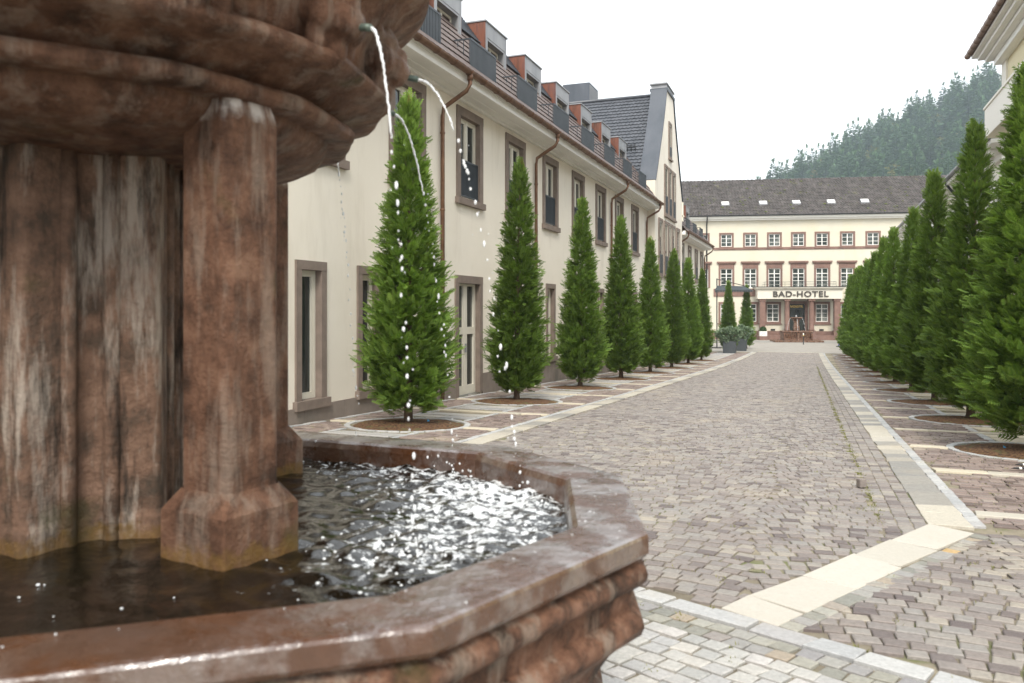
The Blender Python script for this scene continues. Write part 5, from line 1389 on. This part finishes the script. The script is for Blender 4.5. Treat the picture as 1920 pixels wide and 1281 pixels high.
# ------------------------------------------------------------------ wooded hillside
def ridge(X): return np.clip(62 + (X - 159.5) * .47, -5, 150)
def hill_z(X, Y):
    f_ = np.clip((Y - 150) / 370, 0, 1.25); return np.minimum(ridge(X) * f_, ridge(X) * 1.02) - 3
gx_ = np.linspace(60, 480, 43); gy_ = np.linspace(150, 600, 46); GX, GY = np.meshgrid(gx_, gy_); GZ = hill_z(GX, GY)
wt, ws = c2w(GX, GY); V = np.stack([wt.ravel(), ws.ravel(), GZ.ravel()], 1); n_ = len(gx_)
Fq = [(j * n_ + i, j * n_ + i + 1, (j + 1) * n_ + i + 1, (j + 1) * n_ + i) for j in range(len(gy_) - 1) for i in range(n_ - 1)]
M('forest_floor', [(.3, (.025, .035, .016)), (.7, (.05, .06, .028))], .2, rough=.95)
struct(obj('hillside', npmesh('hillside', V, np.array(Fq), smooth=True), None, 'forest_floor'))
def spruce_geo(seed, H=24.0, loose=False):
    r = np.random.default_rng(seed); P, D, S = [], [], []
    nw = 26 if not loose else 20
    for k in range(nw):
        f_ = k / (nw - 1); z = H * (.14 + .85 * f_); rad = (H * .19) * (1 - f_) ** .75 * r.uniform(.8, 1.12) + .3
        nb = int(7 + 12 * (1 - f_)) if not loose else int(4 + 6 * (1 - f_))
        for b in range(nb):
            a = r.uniform(0, 6.28); L_ = rad * r.uniform(.7, 1.15)
            for q in (.25, .6): P.append((L_ * q * math.cos(a), L_ * q * math.sin(a), z - L_ * q * (.25 - .35 * f_) + r.normal(0, .15))); D.append((math.cos(a), math.sin(a), -.25 + .6 * f_)); S.append(L_ * .62)
    for q in range(4): P.append((0, 0, H * (.93 + .01 * q))); D.append((r.normal(0, .2), r.normal(0, .2), 1)); S.append(H * .06)
    tv, tt, tip = frond(3, 1.0, .55, .45)
    P, D, S = np.array(P), np.array(D), np.array(S)
    V, T, rn, tp = scatter(P, D, r.normal(0, .5, len(P)), S, r.random(len(P)), tv, tt, tip)
    mb = MB(); mb.tube([(0, 0, -1.5), (0, 0, H * .5), (0, 0, H * .95)], [.35, .22, .04], 6); tvv = np.array(mb.v); tf_ = np.array([(a, b, c) for fc in mb.f for a, b, c in ([fc[:3], (fc[0], fc[2], fc[3])] if len(fc) == 4 else [fc[:3]])])
    b0 = len(V); return np.concatenate([V, tvv]), np.concatenate([T, tf_ + b0]), np.concatenate([rn, np.zeros(len(tvv))]), np.concatenate([tp, np.zeros(len(tvv))])
def round_geo(seed, H=15.0):
    r = np.random.default_rng(seed); N = 420; c = r.normal(0, 1, (9, 3)) * (2.6, 2.6, 2.4); c[:, 2] += H * .62; k = r.integers(0, 9, N)
    d = r.normal(0, 1, (N, 3)); d /= np.linalg.norm(d, axis=1, keepdims=True); P = c[k] + d * r.uniform(1.6, 2.4, N)[:, None]
    tv = np.array([(0, 0, 0), (.4, .35, .05), (1, 0, -.1), (.4, -.35, .05)]); tt = np.array([(0, 1, 2), (0, 2, 3)])
    V, T, rn, tp = scatter(P, d + r.normal(0, .5, (N, 3)), r.uniform(-1.5, 1.5, N), r.uniform(.9, 1.7, N), r.random(N), tv, tt, np.array([0, .4, 1, .4]))
    mb = MB(); mb.tube([(0, 0, -1.5), (0, 0, H * .3), (.3, .2, H * .6)], [.35, .28, .1], 6); tvv = np.array(mb.v); tf_ = np.array([q for fc in mb.f for q in ([fc[:3], (fc[0], fc[2], fc[3])] if len(fc) == 4 else [fc[:3]])])
    b0 = len(V); return np.concatenate([V, tvv]), np.concatenate([T, tf_ + b0]), np.concatenate([rn, np.zeros(len(tvv))]), np.concatenate([tp, np.zeros(len(tvv))])
GEO = [spruce_geo(s_) for s_ in (1, 2, 3)] + [spruce_geo(4, 25, True), spruce_geo(5, 22, True)] + [round_geo(6), round_geo(7)]
TM = []
for i, g_ in enumerate(GEO):
    me = npmesh('hill_tree', g_[0], g_[1], [('rnd', 'POINT', g_[2]), ('tip', 'POINT', g_[3])]); TM.append(me)
TM[-1].materials.append(MATS['autumn']); TM[-2].materials.append(MATS['broadleaf'])
for me in TM[:-2]: me.materials.append(MATS['spruce'])
r = np.random.default_rng(77); hx_, hy2 = [], []
for yy in np.arange(175, 600, 9.5):
    for xx in np.arange(95, 470, 9.0): hx_.append(xx + r.uniform(-3.6, 3.6)); hy2.append(yy + r.uniform(-3.6, 3.6))
hx_, hy2 = np.array(hx_), np.array(hy2); hz_ = hill_z(hx_, hy2); uu = 960 + F * hx_ / hy2; vt = VH - F * (hz_ + 22 - CAMZ) / hy2
# visible: in frame, and its top stands above the hotel roof line / the slope before it
inv = (uu > 1395) & (uu < 1895) & (vt < 338); kind = r.choice(7, len(hx_), p=[.26, .24, .2, .1, .1, .065, .035])
size = np.where(inv, r.uniform(.7, 1.2, len(hx_)) / hy2, 0)
order = np.argsort(-size); chosen = [i for i in order[:290] if size[i] > 0]; rest = np.setdiff1d(np.arange(len(hx_)), chosen)
LAB = ['dark spruce among the dense wood on the hazy hillside', 'loose branched spruce on the hazy hillside', 'pale green broadleaf tree among the spruces on the hazy hillside', 'yellowing autumn tree among the spruces on the hazy hillside']
for i in chosen:
    a, b = c2w(hx_[i], hy2[i]); kd = int(kind[i]); q = 0 if kd < 3 else 1 if kd < 5 else 2 if kd == 5 else 3
    o = obj(['spruce_tree', 'spruce_tree', 'broadleaf_tree', 'broadleaf_tree'][q], TM[kd], None, None, (a, b, float(hz_[i])), float(r.uniform(0, 6.28)))
    sc2 = float(r.uniform(.8, 1.45)); o.scale = (sc2 * .95, sc2 * .95, sc2)
    tag(o, LAB[q], 'tree', ['dark spruces on the hillside', 'loose spruces on the hillside', 'broadleaf trees on the hillside', 'autumn trees on the hillside'][q])
VV, TT, RR, PP = [], [], [], []; off_ = 0
for i in rest:
    if uu[i] < 1330 or uu[i] > 2150: continue
    g_ = GEO[int(kind[i]) % 5]; sc2 = r.uniform(.75, 1.2); an = r.uniform(0, 6.28); ca, sa = math.cos(an), math.sin(an); v_ = g_[0] * sc2
    a, b = c2w(hx_[i], hy2[i]); VV.append(np.stack([v_[:, 0] * ca - v_[:, 1] * sa + a, v_[:, 0] * sa + v_[:, 1] * ca + b, v_[:, 2] + hz_[i]], 1)); TT.append(g_[1] + off_); RR.append(g_[2]); PP.append(g_[3]); off_ += len(v_)
o = obj('hillside_wood', npmesh('hillside_wood', np.concatenate(VV), np.concatenate(TT), [('rnd', 'POINT', np.concatenate(RR)), ('tip', 'POINT', np.concatenate(PP))]), None, 'spruce'); struct(o, 'stuff'); tag(o, 'mass of dark spruces covering the hazy hillside', 'forest')
# ------------------------------------------------------------------ haze
mb = MB(); mb.box(-420, 560, -70, 720, -20, 192)
hzo = mb.build('haze', None, None); struct(hzo, 'stuff'); tag(hzo, 'thin bluish haze filling the valley air', 'haze')
m = bpy.data.materials.new('haze'); m.use_nodes = True; n = m.node_tree; n.nodes.remove(n.nodes['Principled BSDF'])
pv = n.nodes.new('ShaderNodeVolumePrincipled'); pv.inputs['Color'].default_value = (.78, .91, 1, 1); pv.inputs['Density'].default_value = .00036; pv.inputs['Anisotropy'].default_value = .2
n.links.new(pv.outputs[0], n.nodes['Material Output'].inputs['Volume']); hzo.data.materials.append(m)
